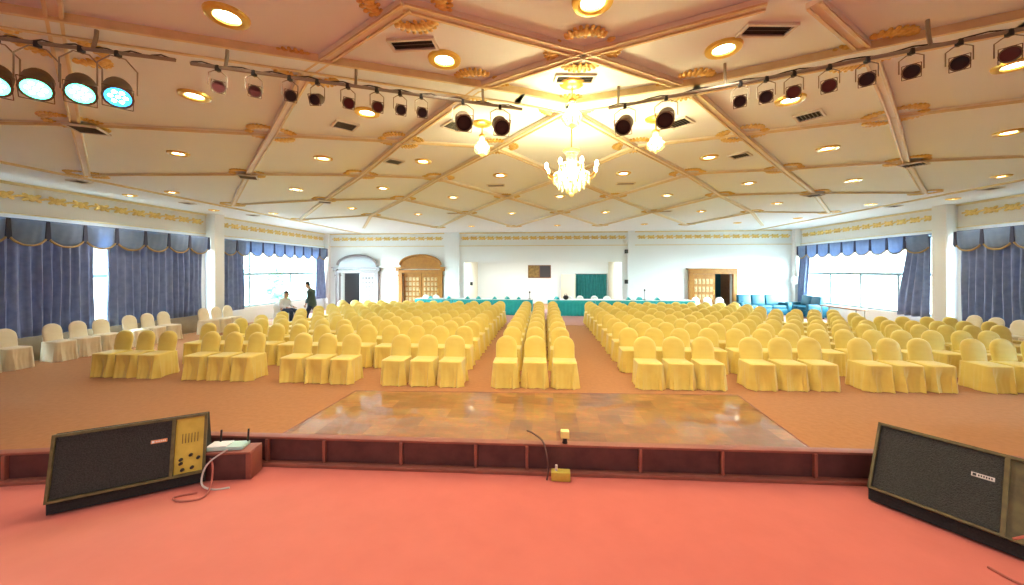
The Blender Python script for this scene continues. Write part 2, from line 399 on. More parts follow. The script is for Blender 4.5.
def rows_of(pts, tol):
    """sort points into rows by y, each from left to right -> {index: (row, place)}"""
    idx = sorted(range(len(pts)), key=lambda i: pts[i][1]); out = {}; row = []; r = 1
    rows = []
    for i in idx:
        if row and pts[i][1] - pts[row[0]][1] > tol: rows.append(row); row = []
        row.append(i)
    rows.append(row)
    for r, rw in enumerate(rows, 1):
        for p, i in enumerate(sorted(rw, key=lambda i: pts[i][0]), 1): out[i] = (r, p)
    return out
ro = rows_of(nodes, .9)
for i, (x, y) in enumerate(nodes):
    r, p = ro[i]
    o = thing('ceiling_ornament', 'gilt leaf ornament at a ceiling rib crossing, %s from left in %s row from stage' % (ORD[p], ORD[r]), 'ceiling ornament', (x, y, ZC), 0, 'gilt ornaments at the ceiling rib crossings')
    base = R(0)
    for k in range(4): put('acanthus_leaf', LEAF, o, rot=(0, 0, k * PI / 2 + (PI / 2 if False else 0)))

# ------------------------------------------------------------------ downlights
dl = [(-2.48,2.66),(-3.98,3.84),(-.94,3.39),(.36,2.75),(1.61,3.44),(2.87,4.54),(4.56,3.96),(6.71,5.9),(9.69,8.64),(-2.23,4.44),(-6.23,5.72),(-9.5,8.56),(-11.0,8.81),(-10.96,11.25),
 (-3.93,6.2),(-6.1,8.51),(-9.47,12.03),(-2.21,6.53),(-3.91,8.59),(-2.48,9.82),(-6.17,11.28),(-4.48,12.69),(-.92,7.63),(.43,9.94),(-1.12,12.76),(2.1,12.82),(.59,16.4),(4.34,16.3),
 (1.63,7.7),(-3.29,16.4),(2.91,6.74),(3.27,10.06),(4.69,8.83),(5.32,12.89),(6.93,11.54),(8.14,16.2),(9.73,14.95),(4.63,6.41),(6.84,8.74),(9.87,11.97),(11.41,11.26)]
extra_dl = []
ring = MB().lathe([(.085, .0), (.092, -.022), (.12, -.03), (.148, -.022), (.155, 0.0)], 24)
ref = MB().lathe([(.092, -.018), (.08, -.008), (.078, -.004)], 24)
lens = MB().lathe([(.0, -.012), (.05, -.011), (.084, -.006)], 24)
RING, REF, LENS = ring.mesh('trim_ring', M['brass']), ref.mesh('reflector', M['silver']), lens.mesh('lamp_glass', M['lamp'])
SPOT = bpy.data.lights.new('downlight_beam', 'SPOT'); SPOT.energy = 52; SPOT.color = (1, .92, .77); SPOT.spot_size = R(128); SPOT.spot_blend = .6; SPOT.shadow_soft_size = .09
rd = rows_of(dl + extra_dl, 1.0)
for i, (x, y) in enumerate(dl + extra_dl):
    r, p = rd[i]
    o = thing('ceiling_downlight', 'lit round downlight with brass ring, %s from left in %s lamp row from stage' % (ORD[p], ORD[r]), 'downlight', (x, y, ZC), 0, 'recessed downlights in the ceiling')
    put('trim_ring', RING, o); put('lamp_glass', LENS, o)
    l = bpy.data.objects.new('beam', SPOT); COL.objects.link(l); l.parent = o; l.location = (0, 0, -.05)

# ------------------------------------------------------------------ ceiling vents
def vent_root(w, d):
    r = bpy.data.objects.new('ceiling_vent', None); COL.objects.link(r)
    f = MB()
    for s in (-1, 1):
        f.box((s * (w / 2 - .012), 0, -.012), (.024, d, .024)); f.box((0, s * (d / 2 - .012), -.012), (w, .024, .024))
    f.build('vent_frame', M['ventframe'], r)
    g = MB().box((0, 0, -.003), (w - .03, d - .03, .006), 1)
    k = max(2, int((d - .05) / .035))
    for j in range(k):
        yy = -d / 2 + .035 + (d - .07) * j / max(1, k - 1)
        g.box((0, yy, -.014), (w - .05, .016, .004), 0, M=Matrix.Rotation(R(35), 4, 'X'))
    g.build('vent_slats', [M['vent'], M['vgap']], r)
    return r
spec = {'rect': vent_root(.42, .17), 'dia': vent_root(.30, .30), 'sof': vent_root(.34, .34)}
vents = [('rect', -1.15, 3.13, 0), ('rect', 1.84, 3.2, .1), ('rect', .32, 3.84, .1), ('rect', -1.13, 8.52, 0), ('rect', 1.87, 8.59, 0), ('rect', -3.18, 12.58, 0), ('rect', 4.09, 12.78, 0), ('rect', .55, 12.95, 0),
 ('dia', -2.73, 4.81, PI/4), ('dia', -2.74, 6.48, PI/4), ('dia', -1.22, 4.95, PI/4), ('dia', 1.82, 5.11, PI/4), ('dia', 3.4, 6.67, PI/4), ('dia', 3.41, 5.03, PI/4),
 ('sof', -6.2, 4.45, .5), ('sof', -6.08, 7.02, .6), ('sof', -6.15, 9.78, .6), ('sof', 6.9, 10.0, .6), ('sof', 6.7, 7.25, .6),
 ('dia', -10.39, 7.32, 0), ('dia', -10.59, 10.01, 0), ('dia', -10.54, 12.4, 0), ('dia', 10.86, 9.89, 0), ('dia', 10.9, 12.41, 0)]
rv = rows_of([(v[1], v[2]) for v in vents], 1.0); used = set()
for i, (k, x, y, a) in enumerate(vents):
    r, p = rv[i]
    lb = {'rect': 'slim rectangular', 'dia': 'small square', 'sof': 'large square'}[k]
    z = ZC - (.075 if k == 'sof' else 0)
    src = spec[k]
    lab = '%s grey ceiling air vent, %s from left in %s vent row from stage' % (lb, ORD[p], ORD[r])
    if k in used: o = dup(src, lab, (x, y, z), a)
    else: o = src; used.add(k); o.location = (x, y, z); o.rotation_euler = (0, 0, a); o['label'] = lab
    o['category'] = 'air vent'; o['group'] = 'air vents in the ceiling'

# ------------------------------------------------------------------ gold garlands on the wall friezes
def garland(a, b, z, label):
    a = Vector((*a, z)); b = Vector((*b, z)); L = (b - a).length; u = (b - a).normalized(); nrm = Vector((-u.y, u.x, 0))
    g = MB(); k = max(1, round(L / .46))
    T3 = Matrix((u, nrm, Vector((0, 0, 1)))).transposed().to_4x4()
    pts = [a + u * (L * i / (k * 4)) + Vector((0, 0, .035 * math.sin(i * PI / 2 + .6))) for i in range(k * 4 + 1)]
    g.tube(pts, .028, 6)
    for i in range(k):
        c = a + u * (L * (i + .5) / k)
        g.blob(c, (.085, .034, .085), 0, M=T3)
        for s in (-1, 1):
            g.blob(c + u * (.09 * s) + Vector((0, 0, .045)), (.09, .026, .046), 0, M=T3 @ Matrix.Rotation(-s * .6, 4, 'Y'))
            g.blob(c + u * (.10 * s) + Vector((0, 0, -.035)), (.085, .024, .04), 0, M=T3 @ Matrix.Rotation(s * .5, 4, 'Y'))
    return tag(g.build('garland_moulding', M['gold']), label, 'wall garland', 'gilt garlands on the wall friezes')
garland((XL + .04, 5.5), (XL + .04, 11.85), 3.83, 'gilt leaf garland above the closed curtains on the left wall')
garland((XL + .04, 12.5), (XL + .04, 18.9), 3.83, 'gilt leaf garland above the open window on the left wall')
garland((XR - .04, 12.05), (XR - .04, 5.5), 3.83, 'gilt leaf garland above the closed curtain on the right wall')
garland((XR - .04, 18.85), (XR - .04, 12.75), 3.83, 'gilt leaf garland above the bright open window on the right wall')
garland((-11.6, YF - .04), (-5.4, YF - .04), 3.83, 'gilt leaf garland on the far wall above the two arched doors')
garland((-4.4, YF - .04), (4.2, YF - .04), 3.83, 'gilt leaf garland on the far wall above the alcove')
garland((4.75, YF - .04), (12.1, YF - .04), 3.83, 'gilt leaf garland on the far wall above the sofa and half-open door')

# ------------------------------------------------------------------ windows, curtains, valances
wn = 1
def window(x, y0, y1, ys_top, ys_low, zt):
    global wn
    f = MB(); d = .07; z0, z1 = .64, 3.27
    f.box((x, (y0 + y1) / 2, z0 + .03), (d, y1 - y0, .06)); f.box((x, (y0 + y1) / 2, z1 - .03), (d, y1 - y0, .06))
    f.box((x, (y0 + y1) / 2, zt), (d, y1 - y0, .09))
    for y in (y0 + .03, y1 - .03): f.box((x, y, (z0 + z1) / 2), (d, .06, z1 - z0))
    for y in ys_top: f.box((x, y, (zt + z1) / 2), (d * .8, .065, z1 - zt))
    for y in ys_low: f.box((x, y, (zt + z0) / 2), (d * .8, .085, zt - z0))
    o = struct(f.build('window_%d' % wn, M['frame']), 'wide framed window in the side wall', 'window')
    MB().box((x, (y0 + y1) / 2, (z0 + z1) / 2), (.008, y1 - y0 - .1, z1 - z0 - .1)).build('glass_pane', M['glass'], o)
    L = bpy.data.lights.new('daylight_portal', 'AREA'); L.shape = 'RECTANGLE'; L.size = y1 - y0; L.size_y = z1 - z0; L.cycles.is_portal = True
    p = bpy.data.objects.new('daylight_portal', L); COL.objects.link(p); s = 1 if x < 0 else -1
    p.location = (x - s * .2, (y0 + y1) / 2, (z0 + z1) / 2); p.rotation_euler = (PI / 2, 0, -PI / 2 if s > 0 else PI / 2)
    wn += 1
window(XL - .13, *L_OPEN[0], [7.4, 9.3], [7.4, 9.3], 1.98)
window(XL - .13, *L_OPEN[1], [14.06, 15.6, 17.0], [14.06, 16.5], 1.98)
window(XR + .13, *R_OPEN[0], [8.2, 9.9], [8.2, 9.9], 1.98)
window(XR + .13, *R_OPEN[1], [], [14.19, 15.74, 17.3], 2.0)

def curtain(x, y0, y1, label, z0=.60, z1=3.22, y0b=None, y1b=None, amp=.075, fold=.19):
    """hanging cloth on the plane x; lower edge may be gathered to y0b..y1b"""
    y0b = y0 if y0b is None else y0b; y1b = y1 if y1b is None else y1b
    rnd = random.Random(round(y0 * 100)); nf = max(3, round(abs(y1 - y0) / fold)); ph = [rnd.uniform(-.5, .5) for _ in range(nf + 3)]; am = [rnd.uniform(.5, 1.1) for _ in range(nf + 3)]
    def fn(u, v):
        ya = y0 + (y1 - y0) * u; yb = y0b + (y1b - y0b) * u
        z = z1 + (z0 - z1) * v
        k = u * nf; i = int(k); fr = k - i
        a = am[i] * (1 - fr) + am[i + 1] * fr; p = ph[i] * (1 - fr) + ph[i + 1] * fr
        w = .45 + .55 * min(1, v * 2.2)
        e = v * v * (3 - 2 * v)
        return (x + amp * a * w * math.sin(2 * PI * k + p + .5 * math.sin(3 * v + i)), ya + (yb - ya) * e + .02 * v * math.sin(5 * v + i), z + .012 * math.sin(2 * PI * k + p) * v)
    o = MB().grid(fn, nf * 8, 14).build('curtain', M['curtain'], solid=.008)
    return tag(o, label, 'curtain', 'blue window curtains')
XLc, XRc = XL + .12, XR - .12
curtain(XLc, 5.7, 8.66, 'blue grey closed curtain on left wall, nearer the stage than the light gap')
curtain(XLc, 8.93, 11.72, 'blue grey closed curtain between the light gap and the left column')
curtain(XLc, 12.5, 13.5, 'blue curtain drawn aside at the column end of the open left window')
curtain(XLc, 18.1, 18.88, 'blue curtain drawn aside at the far end of the open left window', z0=.62, y0b=18.05, y1b=19.0)
curtain(XRc, 6.0, 11.98, 'blue closed curtain on the right wall, on the stage side of the column')
curtain(XRc, 12.85, 13.6, 'blue curtain drawn aside by the column at the bright right window', y0b=12.9, y1b=13.95)
curtain(XRc, 18.2, 18.88, 'blue curtain gathered at the far corner of the bright right window', y0b=18.45, y1b=18.95)

def valance(x, bounds, label, s):
    root = thing('valance', label, 'valance', (x, bounds[0], 3.3), 0, 'scalloped blue valances')
    y00 = bounds[0]
    MB().box((-s * .02, (bounds[-1] - y00) / 2, 0), (.05, abs(bounds[-1] - y00), .03)).build('valance_rail', M['tail'], root)
    for a, b in zip(bounds, bounds[1:]):
        a -= y00; b -= y00; w = abs(b - a)
        def low(u): return -.40 - .17 * (1 - abs(2 * u - 1) ** 2.4)
        def fn(u, v, a=a, b=b):
            z = low(u) * v
            return (s * (.03 + .06 * math.sin(PI * u) * math.sin(PI * (.15 + .75 * v)) + .006 * math.sin(u * 22 + v * 3)), a + (b - a) * (.04 + .92 * u), z)
        g = MB().grid(fn, 18, 8).build('swag', M['valance'], root, solid=.008)
        MB().tube([(p[0] + s * .006, p[1], p[2] - .015) for p in (fn(i / 16, 1) for i in range(17))], .024, 6).build('fringe', M['fringe'], g)
        t = MB().prism([(-.028, .0), (.028, .0), (.05, -.40), (0, -.46), (-.05, -.40)], -.012, .012, M=Matrix.Translation((s * .045, b, 0)) @ Matrix.Rotation(PI / 2, 4, 'Z') @ Matrix.Rotation(PI / 2, 4, 'X'))
        t.build('pleat_tail', M['tail'], root)
    return root
valance(XL + .17, [5.75, 6.4, 7.06, 7.71, 8.42, 9.12, 9.85, 10.53, 11.21, 11.9], 'long scalloped valance over the closed curtains on the left wall', 1)
valance(XL + .17, [12.45, 13.1, 13.75, 14.4, 15.05, 15.7, 16.35, 17.0, 17.65, 18.3, 18.95], 'scalloped valance over the open window on the left wall', 1)
valance(XR - .17, [6.0, 6.68, 7.35, 8.03, 8.7, 9.38, 10.06, 10.73, 11.4, 12.07], 'scalloped valance over the closed curtain on the right wall', -1)
valance(XR - .17, [12.8, 13.62, 14.27, 14.94, 15.62, 16.27, 16.95, 17.63, 18.32, 18.92], 'scalloped valance over the bright open window on the right wall', -1)

# ------------------------------------------------------------------ outside
struct(MB().box((0, 10, -1.1), (160, 160, .2)).build('ground_outside', M['ground']), 'pale ground outside the windows', 'ground')
t = thing('garden_tree', 'small green tree outside the left window', 'tree', (-19.8, 25.6, -2.5))
MB().tube([(0, 0, 0), (.05, 0, 1.2), (0, .1, 2.4)], [.12, .09, .05], 8).build('trunk', M['bark'], t)
c = MB()
for k in range(46):
    a = random.uniform(0, 2 * PI); rr = random.uniform(0, .9); zz = random.uniform(1.7, 4.6); sc = 1 - abs(zz - 3.0) / 2.4
    c.blob((rr * sc * math.cos(a), rr * sc * math.sin(a), zz), (.3, .3, .22), 0, a, 7, 5)
c.build('foliage', M['leaf'], t)
t = thing('outbuilding', 'pale blue building seen through the left window', 'building', (-24, 22.5, -1.0))
MB().box((0, 0, 1.6), (5, 5, 3.2)).build('wall_block', M['bluewall'], t)
MB().prism([(-2.8, 3.2), (2.8, 3.2), (0, 4.2)], -2.8, 2.8, M=Matrix.Rotation(PI / 2, 4, 'X')).build('gable_roof', M['ground'], t)

# ------------------------------------------------------------------ doors in the far wall
def arch_surround(name, cx, w_in, zo, label, mm, mdark):
    """wooden surround with entablature and segmental arch; returns the root"""
    r = thing(name, label, 'door surround', (cx, YF - .035, 0))
    j = MB()
    for s in (-1, 1):
        j.box((s * (w_in / 2 + .1), -.05, zo / 2), (.2, .16, zo)); j.box((s * (w_in / 2 + .1), -.07, zo - .12), (.26, .2, .08)); j.box((s * (w_in / 2 + .1), -.07, .1), (.25, .2, .2))
    j.build('door_jambs', mm, r)
    e = MB(); W = w_in + .4
    e.box((0, -.05, zo + .09), (W, .16, .18)); e.box((0, -.09, zo + .25), (W + .2, .24, .05)); e.box((0, -.10, zo + .30), (W + .36, .28, .05))
    for s in (-1, 1): e.box((s * (W / 2 + .02), -.09, zo + .17), (.2, .2, .12))
    e.build('entablature', mm, r)
    pl = [(-W / 2 + .12, zo + .32)]
    for k in range(17):
        a = PI * (1 - k / 16); pl.append((math.cos(a) * (W / 2 - .12), zo + .32 + .10 + .52 * math.sin(a)))
    pl.append((W / 2 - .12, zo + .32))
    MB().prism(pl, .0, .09, M=Matrix.Rotation(PI / 2, 4, 'X')).build('pediment', mdark, r)
    MB().tube([(x * 1.03, -.12, z + .02) for x, z in pl[1:-1]], .06, 8).build('arch_moulding', mm, r)
    return r
def lattice_door(name, label, x0, x1, y, zo, mm, mc, ang=0, hinge='l', nx=4, nz=6):
    """panelled leaf with a raised lattice; local x runs from the hinge"""
    w = x1 - x0
    r = thing(name, label, 'door', (x0, y, 0), ang)
    MB().box((w / 2, 0, zo / 2), (w - .01, .045, zo - .02)).build('leaf_panel', mm, r)
    g = MB()
    for i in range(nx):
        for k in range(nz):
            cx = .1 + (w - .2) * (i + .5) / nx; cz = .18 + (zo - .36) * (k + .5) / nz
            g.box((cx, -.03, cz), ((w - .2) / nx * .68, .02, (zo - .36) / nz * .66), bev=.006)
            g.blob((cx, -.042, cz), (.05, .014, .05), 0, 0, 8, 5)
    g.build('carved_lattice', mc, r)
    MB().tube([(w - .08, -.03, .92), (w - .08, -.09, .94), (w - .08, -.09, 1.12), (w - .08, -.03, 1.14)], .014, 6).build('pull_handle', M['brass'], r)
    return r
arch_surround('arched_door_surround', -10.15, 2.0, ZD, 'white painted arched surround of the open left doorway', M['pinkgrey'], M['whitewood'])
arch_surround('arched_door_surround', -6.61, 2.02, ZD, 'golden wood arched surround of the closed carved doors', M['wood'], M['wood'])
lattice_door('carved_door', 'left leaf of the golden carved double door under the wooden arch', -7.62, -6.605, YF + .06, ZD, M['wood'], M['carve'])
d = lattice_door('carved_door', 'right leaf of the golden carved double door under the wooden arch', -6.60, -5.60, YF + .06, ZD, M['wood'], M['carve'])
lattice_door('lattice_door', 'white lattice door leaf in the open arched doorway at left', -10.1, -9.17, YF + .06, ZD, M['whitewood'], M['pinkgrey'], nx=4, nz=7)
r = thing('plain_door', 'dark grey brown door leaf swung open in the white arched doorway', 'door', (-11.1, YF + .3, 0), R(50))
MB().box((.46, 0, ZD / 2), (.9, .045, ZD - .02), bev=.006).build('leaf_panel', mat('dark grey door', (.06, .065, .075), .5), r)
MB().tube([(.82, -.03, .95), (.82, -.08, .96), (.82, -.08, 1.12), (.82, -.03, 1.13)], .014, 6).build('pull_handle', M['brass'], r)
# room behind the open left doorway and behind the right one
b = MB(); b.box((-10.2, 22.6, 1.6), (4.2, .1, 3.2)); b.box((-10.2, 21, -.02), (4.2, 3.4, .06)); b.box((-10.2, 21, 3.2), (4.2, 3.4, .06)); b.box((-12.25, 21, 1.6), (.1, 3.4, 3.2)); b.box((-8.15, 21, 1.6), (.1, 3.4, 3.2))
struct(b.build('wall_lobby', M['wall_far']), 'bright white lobby seen through the open arched doorway', 'wall')
Lb = bpy.data.lights.new('lobby_lamp', 'POINT'); Lb.energy = 45; Lb.color = (.9, .97, 1); Lb.shadow_soft_size = .3
o = bpy.data.objects.new('lobby_lamp', Lb); COL.objects.link(o); o.location = (-9.8, 20.8, 2.7)
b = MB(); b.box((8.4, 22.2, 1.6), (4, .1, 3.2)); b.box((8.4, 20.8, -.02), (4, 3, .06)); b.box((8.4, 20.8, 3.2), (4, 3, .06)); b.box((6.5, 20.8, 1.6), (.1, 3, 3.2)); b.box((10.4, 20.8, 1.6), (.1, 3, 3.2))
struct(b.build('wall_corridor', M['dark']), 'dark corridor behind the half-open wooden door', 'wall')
r = thing('square_door_surround', 'golden wood square surround of the half-open door at right', 'door surround', (8.42, YF - .035, 0))
j = MB()
for s in (-1, 1): j.box((s * 1.06, -.05, 1.0), (.18, .16, 2.0))
j.build('door_jambs', M['wood'], r)
e = MB(); e.box((0, -.05, 2.06), (2.3, .16, .22)); e.box((0, -.09, 2.20), (2.5, .26, .06)); e.build('entablature', M['wood'], r)
lattice_door('carved_door', 'tan carved door leaf standing beside the dark doorway at right', 7.47, 8.60, YF + .06, 1.95, M['wood'], M['carve'], nx=5, nz=4)
lattice_door('plain_door', 'brown door leaf swung inward at the dark right doorway', 9.36, 10.3, YF + .2, 1.95, M['wooddark'], M['wooddark'], ang=R(88))
Lc = bpy.data.lights.new('corridor_fill_light', 'POINT'); Lc.energy = 30; Lc.color = (.8, .95, 1); Lc.shadow_soft_size = .2  # fill light added so the dark teal corridor shows
o = bpy.data.objects.new('corridor_fill_light', Lc); COL.objects.link(o); o.location = (8.4, 20.9, 2.9)

b = MB(); b.box((-6.6, 20.0, 1.6), (2.6, .1, 3.2)); b.box((-6.6, 19.75, -.02), (2.6, .5, .06)); b.box((-6.6, 19.75, 3.2), (2.6, .5, .06))
for x in (-7.95, -5.25): b.box((x, 19.75, 1.6), (.1, .5, 3.2))
struct(b.build('wall_light_block', M['dark']), 'unseen dark box added behind the closed carved doors', 'wall')  # added box keeps outside light from showing through the door gaps
# alcove fittings
r = thing('framed_picture', 'small wide picture, half gold half dark, on the alcove wall', 'picture', (-.29, 23.38, 2.05))
MB().box((0, 0, 0), (1.46, .05, .82), bev=.01).build('picture_frame', M['wooddark'], r)
MB().box((-.36, -.03, 0), (.66, .02, .72)).build('gold_half', mat('dull gold canvas', (.32, .20, .05), .6, col2=(.16, .09, .02), scale=8), r, 'gold half of the picture')
MB().box((.36, -.03, 0), (.66, .02, .72)).build('dark_half', M['umber'], r, 'dark brown half of the picture')
r = thing('teal_screen', 'deep teal curtain panel hanging at the right end of the alcove', 'curtain panel', (2.95, 23.2, 0))
MB().grid(lambda u, v: (-.95 + 1.9 * u, .03 * math.sin(u * 70), 1.86 * (1 - v) + .04), 96, 4).build('teal_cloth', M['tealdark'], r, solid=.01)
MB().tube([(-1.0, 0, 1.9), (1.0, 0, 1.9)], .02, 8).build('curtain_rod', M['steel'], r)
r = thing('partition_panel', 'plain beige panel beside the teal curtain in the alcove', 'panel', (1.93, 22.8, 0), R(160))
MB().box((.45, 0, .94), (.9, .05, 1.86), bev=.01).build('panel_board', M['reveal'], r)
for s in (.1, .8): MB().box((s, 0, .02), (.06, .35, .04)).build('panel_foot', M['steel'], r)

for x in (-2.6, 0, 2.6):
    L = bpy.data.lights.new('alcove_lamp', 'AREA'); L.shape = 'RECTANGLE'; L.size = 1.2; L.size_y = .5; L.energy = 80; L.color = (.78, .95, 1)
    o = bpy.data.objects.new('alcove_lamp', L); COL.objects.link(o); o.location = (x, 20.6, 2.9)
# small wall speakers, lamps
def wall_speaker(x, z, label, y=YF - .12):
    r = thing('wall_speaker', label, 'wall speaker', (x, y, z))
    MB().box((0, 0, 0), (.16, .12, .2), bev=.015).build('speaker_box', M['black'], r)
    MB().lathe([(.0, .0), (.04, .006), (.06, .0)], 14, (0, -.062, 0), M=Matrix.Rotation(PI / 2, 4, 'X')).build('speaker_cone', M['grille'], r)
wall_speaker(4.2, 3.1, 'small black wall speaker high on the pilaster right of the alcove', YF - .07)
wall_speaker(4.2, 1.55, 'small black wall speaker low on the pilaster right of the alcove', YF - .07)
r = thing('wall_lamp', 'small white lamp on the pilaster right of the alcove, near the ceiling', 'wall lamp', (4.15, YF, 3.55))
MB().box((0, -.03, 0), (.1, .06, .1), bev=.01).build('lamp_base', M['white'], r); MB().lathe([(.05, 0), (.13, .1), (.14, .14)], 16, (0, -.14, -.02)).build('lamp_shade', M['white'], r)
wall_speaker(-4.05, 1.35, 'small dark wall speaker on the left side of the alcove', 21.0)
bpy.data.objects['wall_speaker.002'].location.x = -4.22
r = thing('wall_fan', 'dark and white wall fan on the far right corner column', 'wall fan', (12.2, 18.8, 1.55))
MB().box((-.04, 0, 0), (.08, .12, .16), bev=.01).build('fan_bracket', M['white'], r)
MB().lathe([(.02, 0), (.19, .02), (.2, .05), (.19, .09), (.02, .12)], 18, (-.1, 0, .1), M=Matrix.Rotation(-PI / 2, 4, 'Y')).build('fan_cage', M['white'], r)
b = MB()
for k in range(4): b.box((-.16, .09 * math.cos(k * PI / 2), .1 + .09 * math.sin(k * PI / 2)), (.01, .10, .10), 0, M=Matrix.Rotation(k * PI / 2, 4, 'X'))
b.build('fan_blades', M['black'], r)

# ------------------------------------------------------------------ head tables, items, white chairs behind
def head_table(x0, x1, y, label):
    w = x1 - x0
    r = thing('head_table', label, 'table', ((x0 + x1) / 2, y, .012), 0, 'teal skirted head tables')
    MB().box((0, .38, .735), (w - .02, .76, .025), bev=.008).build('table_top', M['clothwhite'], r, 'white cloth over the table top')
    nf = int(w / .16)
    MB().grid(lambda u, v: (-w / 2 + .01 + (w - .02) * u, -.012 + .014 * math.sin(u * nf * 2 * PI) * (.3 + .7 * v) - .02 * v, .725 * (1 - v) + .01), nf * 8, 5).build('table_skirt', M['teal'], r, 'teal pleated skirt', solid=.006)
    for s in (-1, 1):
        MB().grid(lambda u, v: (s * (w / 2 - .012), .76 * u, .725 * (1 - v) + .01), 8, 2).build('side_skirt', M['teal'], r, solid=.006)
    for sx in (-1, 1):
        for sy in (.08, .68): MB().tube([(sx * (w / 2 - .1), sy, 0), (sx * (w / 2 - .1), sy, .72)], .018, 8).build('leg', M['steel'], r)
for i, (a, b) in enumerate(((-6.22, -4.33), (-4.32, -2.43), (-2.42, -.53))): head_table(a, b, 17.15, 'teal skirted table left of the centre gap, %s counting from the gap' % ORD[3 - i])
for i, (a, b) in enumerate(((.16, 2.36), (2.38, 4.58), (4.6, 6.8))): head_table(a, b, 17.1, 'teal skirted table right of the centre gap, %s counting from the gap' % ORD[i + 1])
nm = MB().prism([(-.11, 0), (.11, 0), (.0, .13)], -.12, .12, M=Matrix.Rotation(PI / 2, 4, 'X')).mesh('folded_napkin', M['teal'])
for i, x in enumerate((-5.5, -4.6, -3.67, -3.14, -2.35, -1.75, -1.2, .6, 3.9, 4.4, 5.2)):
    o = put('folded_napkin', nm, None, (x, 17.35, .762), (0, 0, PI / 2 * (i % 2) * .3)); tag(o, 'folded teal napkin on the head tables, %s counting from the left door' % ORD[i + 1], 'napkin', 'folded napkins on the head tables')
def desk_mic(x, y, label, h):
    r = thing('table_microphone', label, 'microphone', (x, y, .762))
    MB().lathe([(0, 0), (.07, 0), (.065, .02), (.015, .03)], 14).build('mic_base', M['black'], r)
    MB().tube([(0, 0, .02), (0, 0, h * .6), (0, -.04, h * .85)], .012, 6).build('gooseneck', M['black'], r)
    MB().blob((0, -.06, h * .92), (.04, .045, .055), 0).build('mic_head', M['black'], r)
desk_mic(-.68, 17.4, 'black desk microphone at the centre end of the left tables', .36)
desk_mic(4.62, 17.35, 'dark microphone on a stand on the right tables by the pilaster', .5)
r = thing('black_bag', 'small black bag on the right tables in front of white chairs', 'bag', (1.02, 17.3, .762))
MB().blob((0, 0, .10), (.13, .08, .11), 0, 0, 12, 8).build('bag_body', M['black'], r); MB().tube([(-.07, 0, .17), (-.05, 0, .26), (.05, 0, .26), (.07, 0, .17)], .012, 6).build('bag_handle', M['black'], r)

# ------------------------------------------------------------------ banquet chairs with cloth covers
def rrect(t, hw, hd, rc):
    """point and outward normal on a rounded rectangle, t in 0..1 starting at front centre"""
    segs = []; a, b = 2 * (hw - rc), 2 * (hd - rc); arc = PI * rc / 2
    per = 2 * a + 2 * b + 4 * arc; d = (t % 1) * per
    d = (d + a / 2) % per
    parts = [('l', (-hw + rc, -hd), (1, 0), a, (0, -1)), ('c', (hw - rc, -hd + rc), -PI / 2, arc, None), ('l', (hw, -hd + rc), (0, 1), b, (1, 0)), ('c', (hw - rc, hd - rc), 0, arc, None),
             ('l', (hw - rc, hd), (-1, 0), a, (0, 1)), ('c', (-hw + rc, hd - rc), PI / 2, arc, None), ('l', (-hw, hd - rc), (0, -1), b, (-1, 0)), ('c', (-hw + rc, -hd + rc), PI, arc, None)]
    for k, p, q, L, nn in parts:
        if d <= L or k == parts[-1]:
            if k == 'l': return (p[0] + q[0] * d, p[1] + q[1] * d), nn
            an = q + d / rc; return (p[0] + rc * math.cos(an), p[1] + rc * math.sin(an)), (math.cos(an), math.sin(an))
        d -= L
    return (p[0] + rc * math.cos(q + PI / 2), p[1] + rc * math.sin(q + PI / 2)), (math.cos(q + PI / 2), math.sin(q + PI / 2))
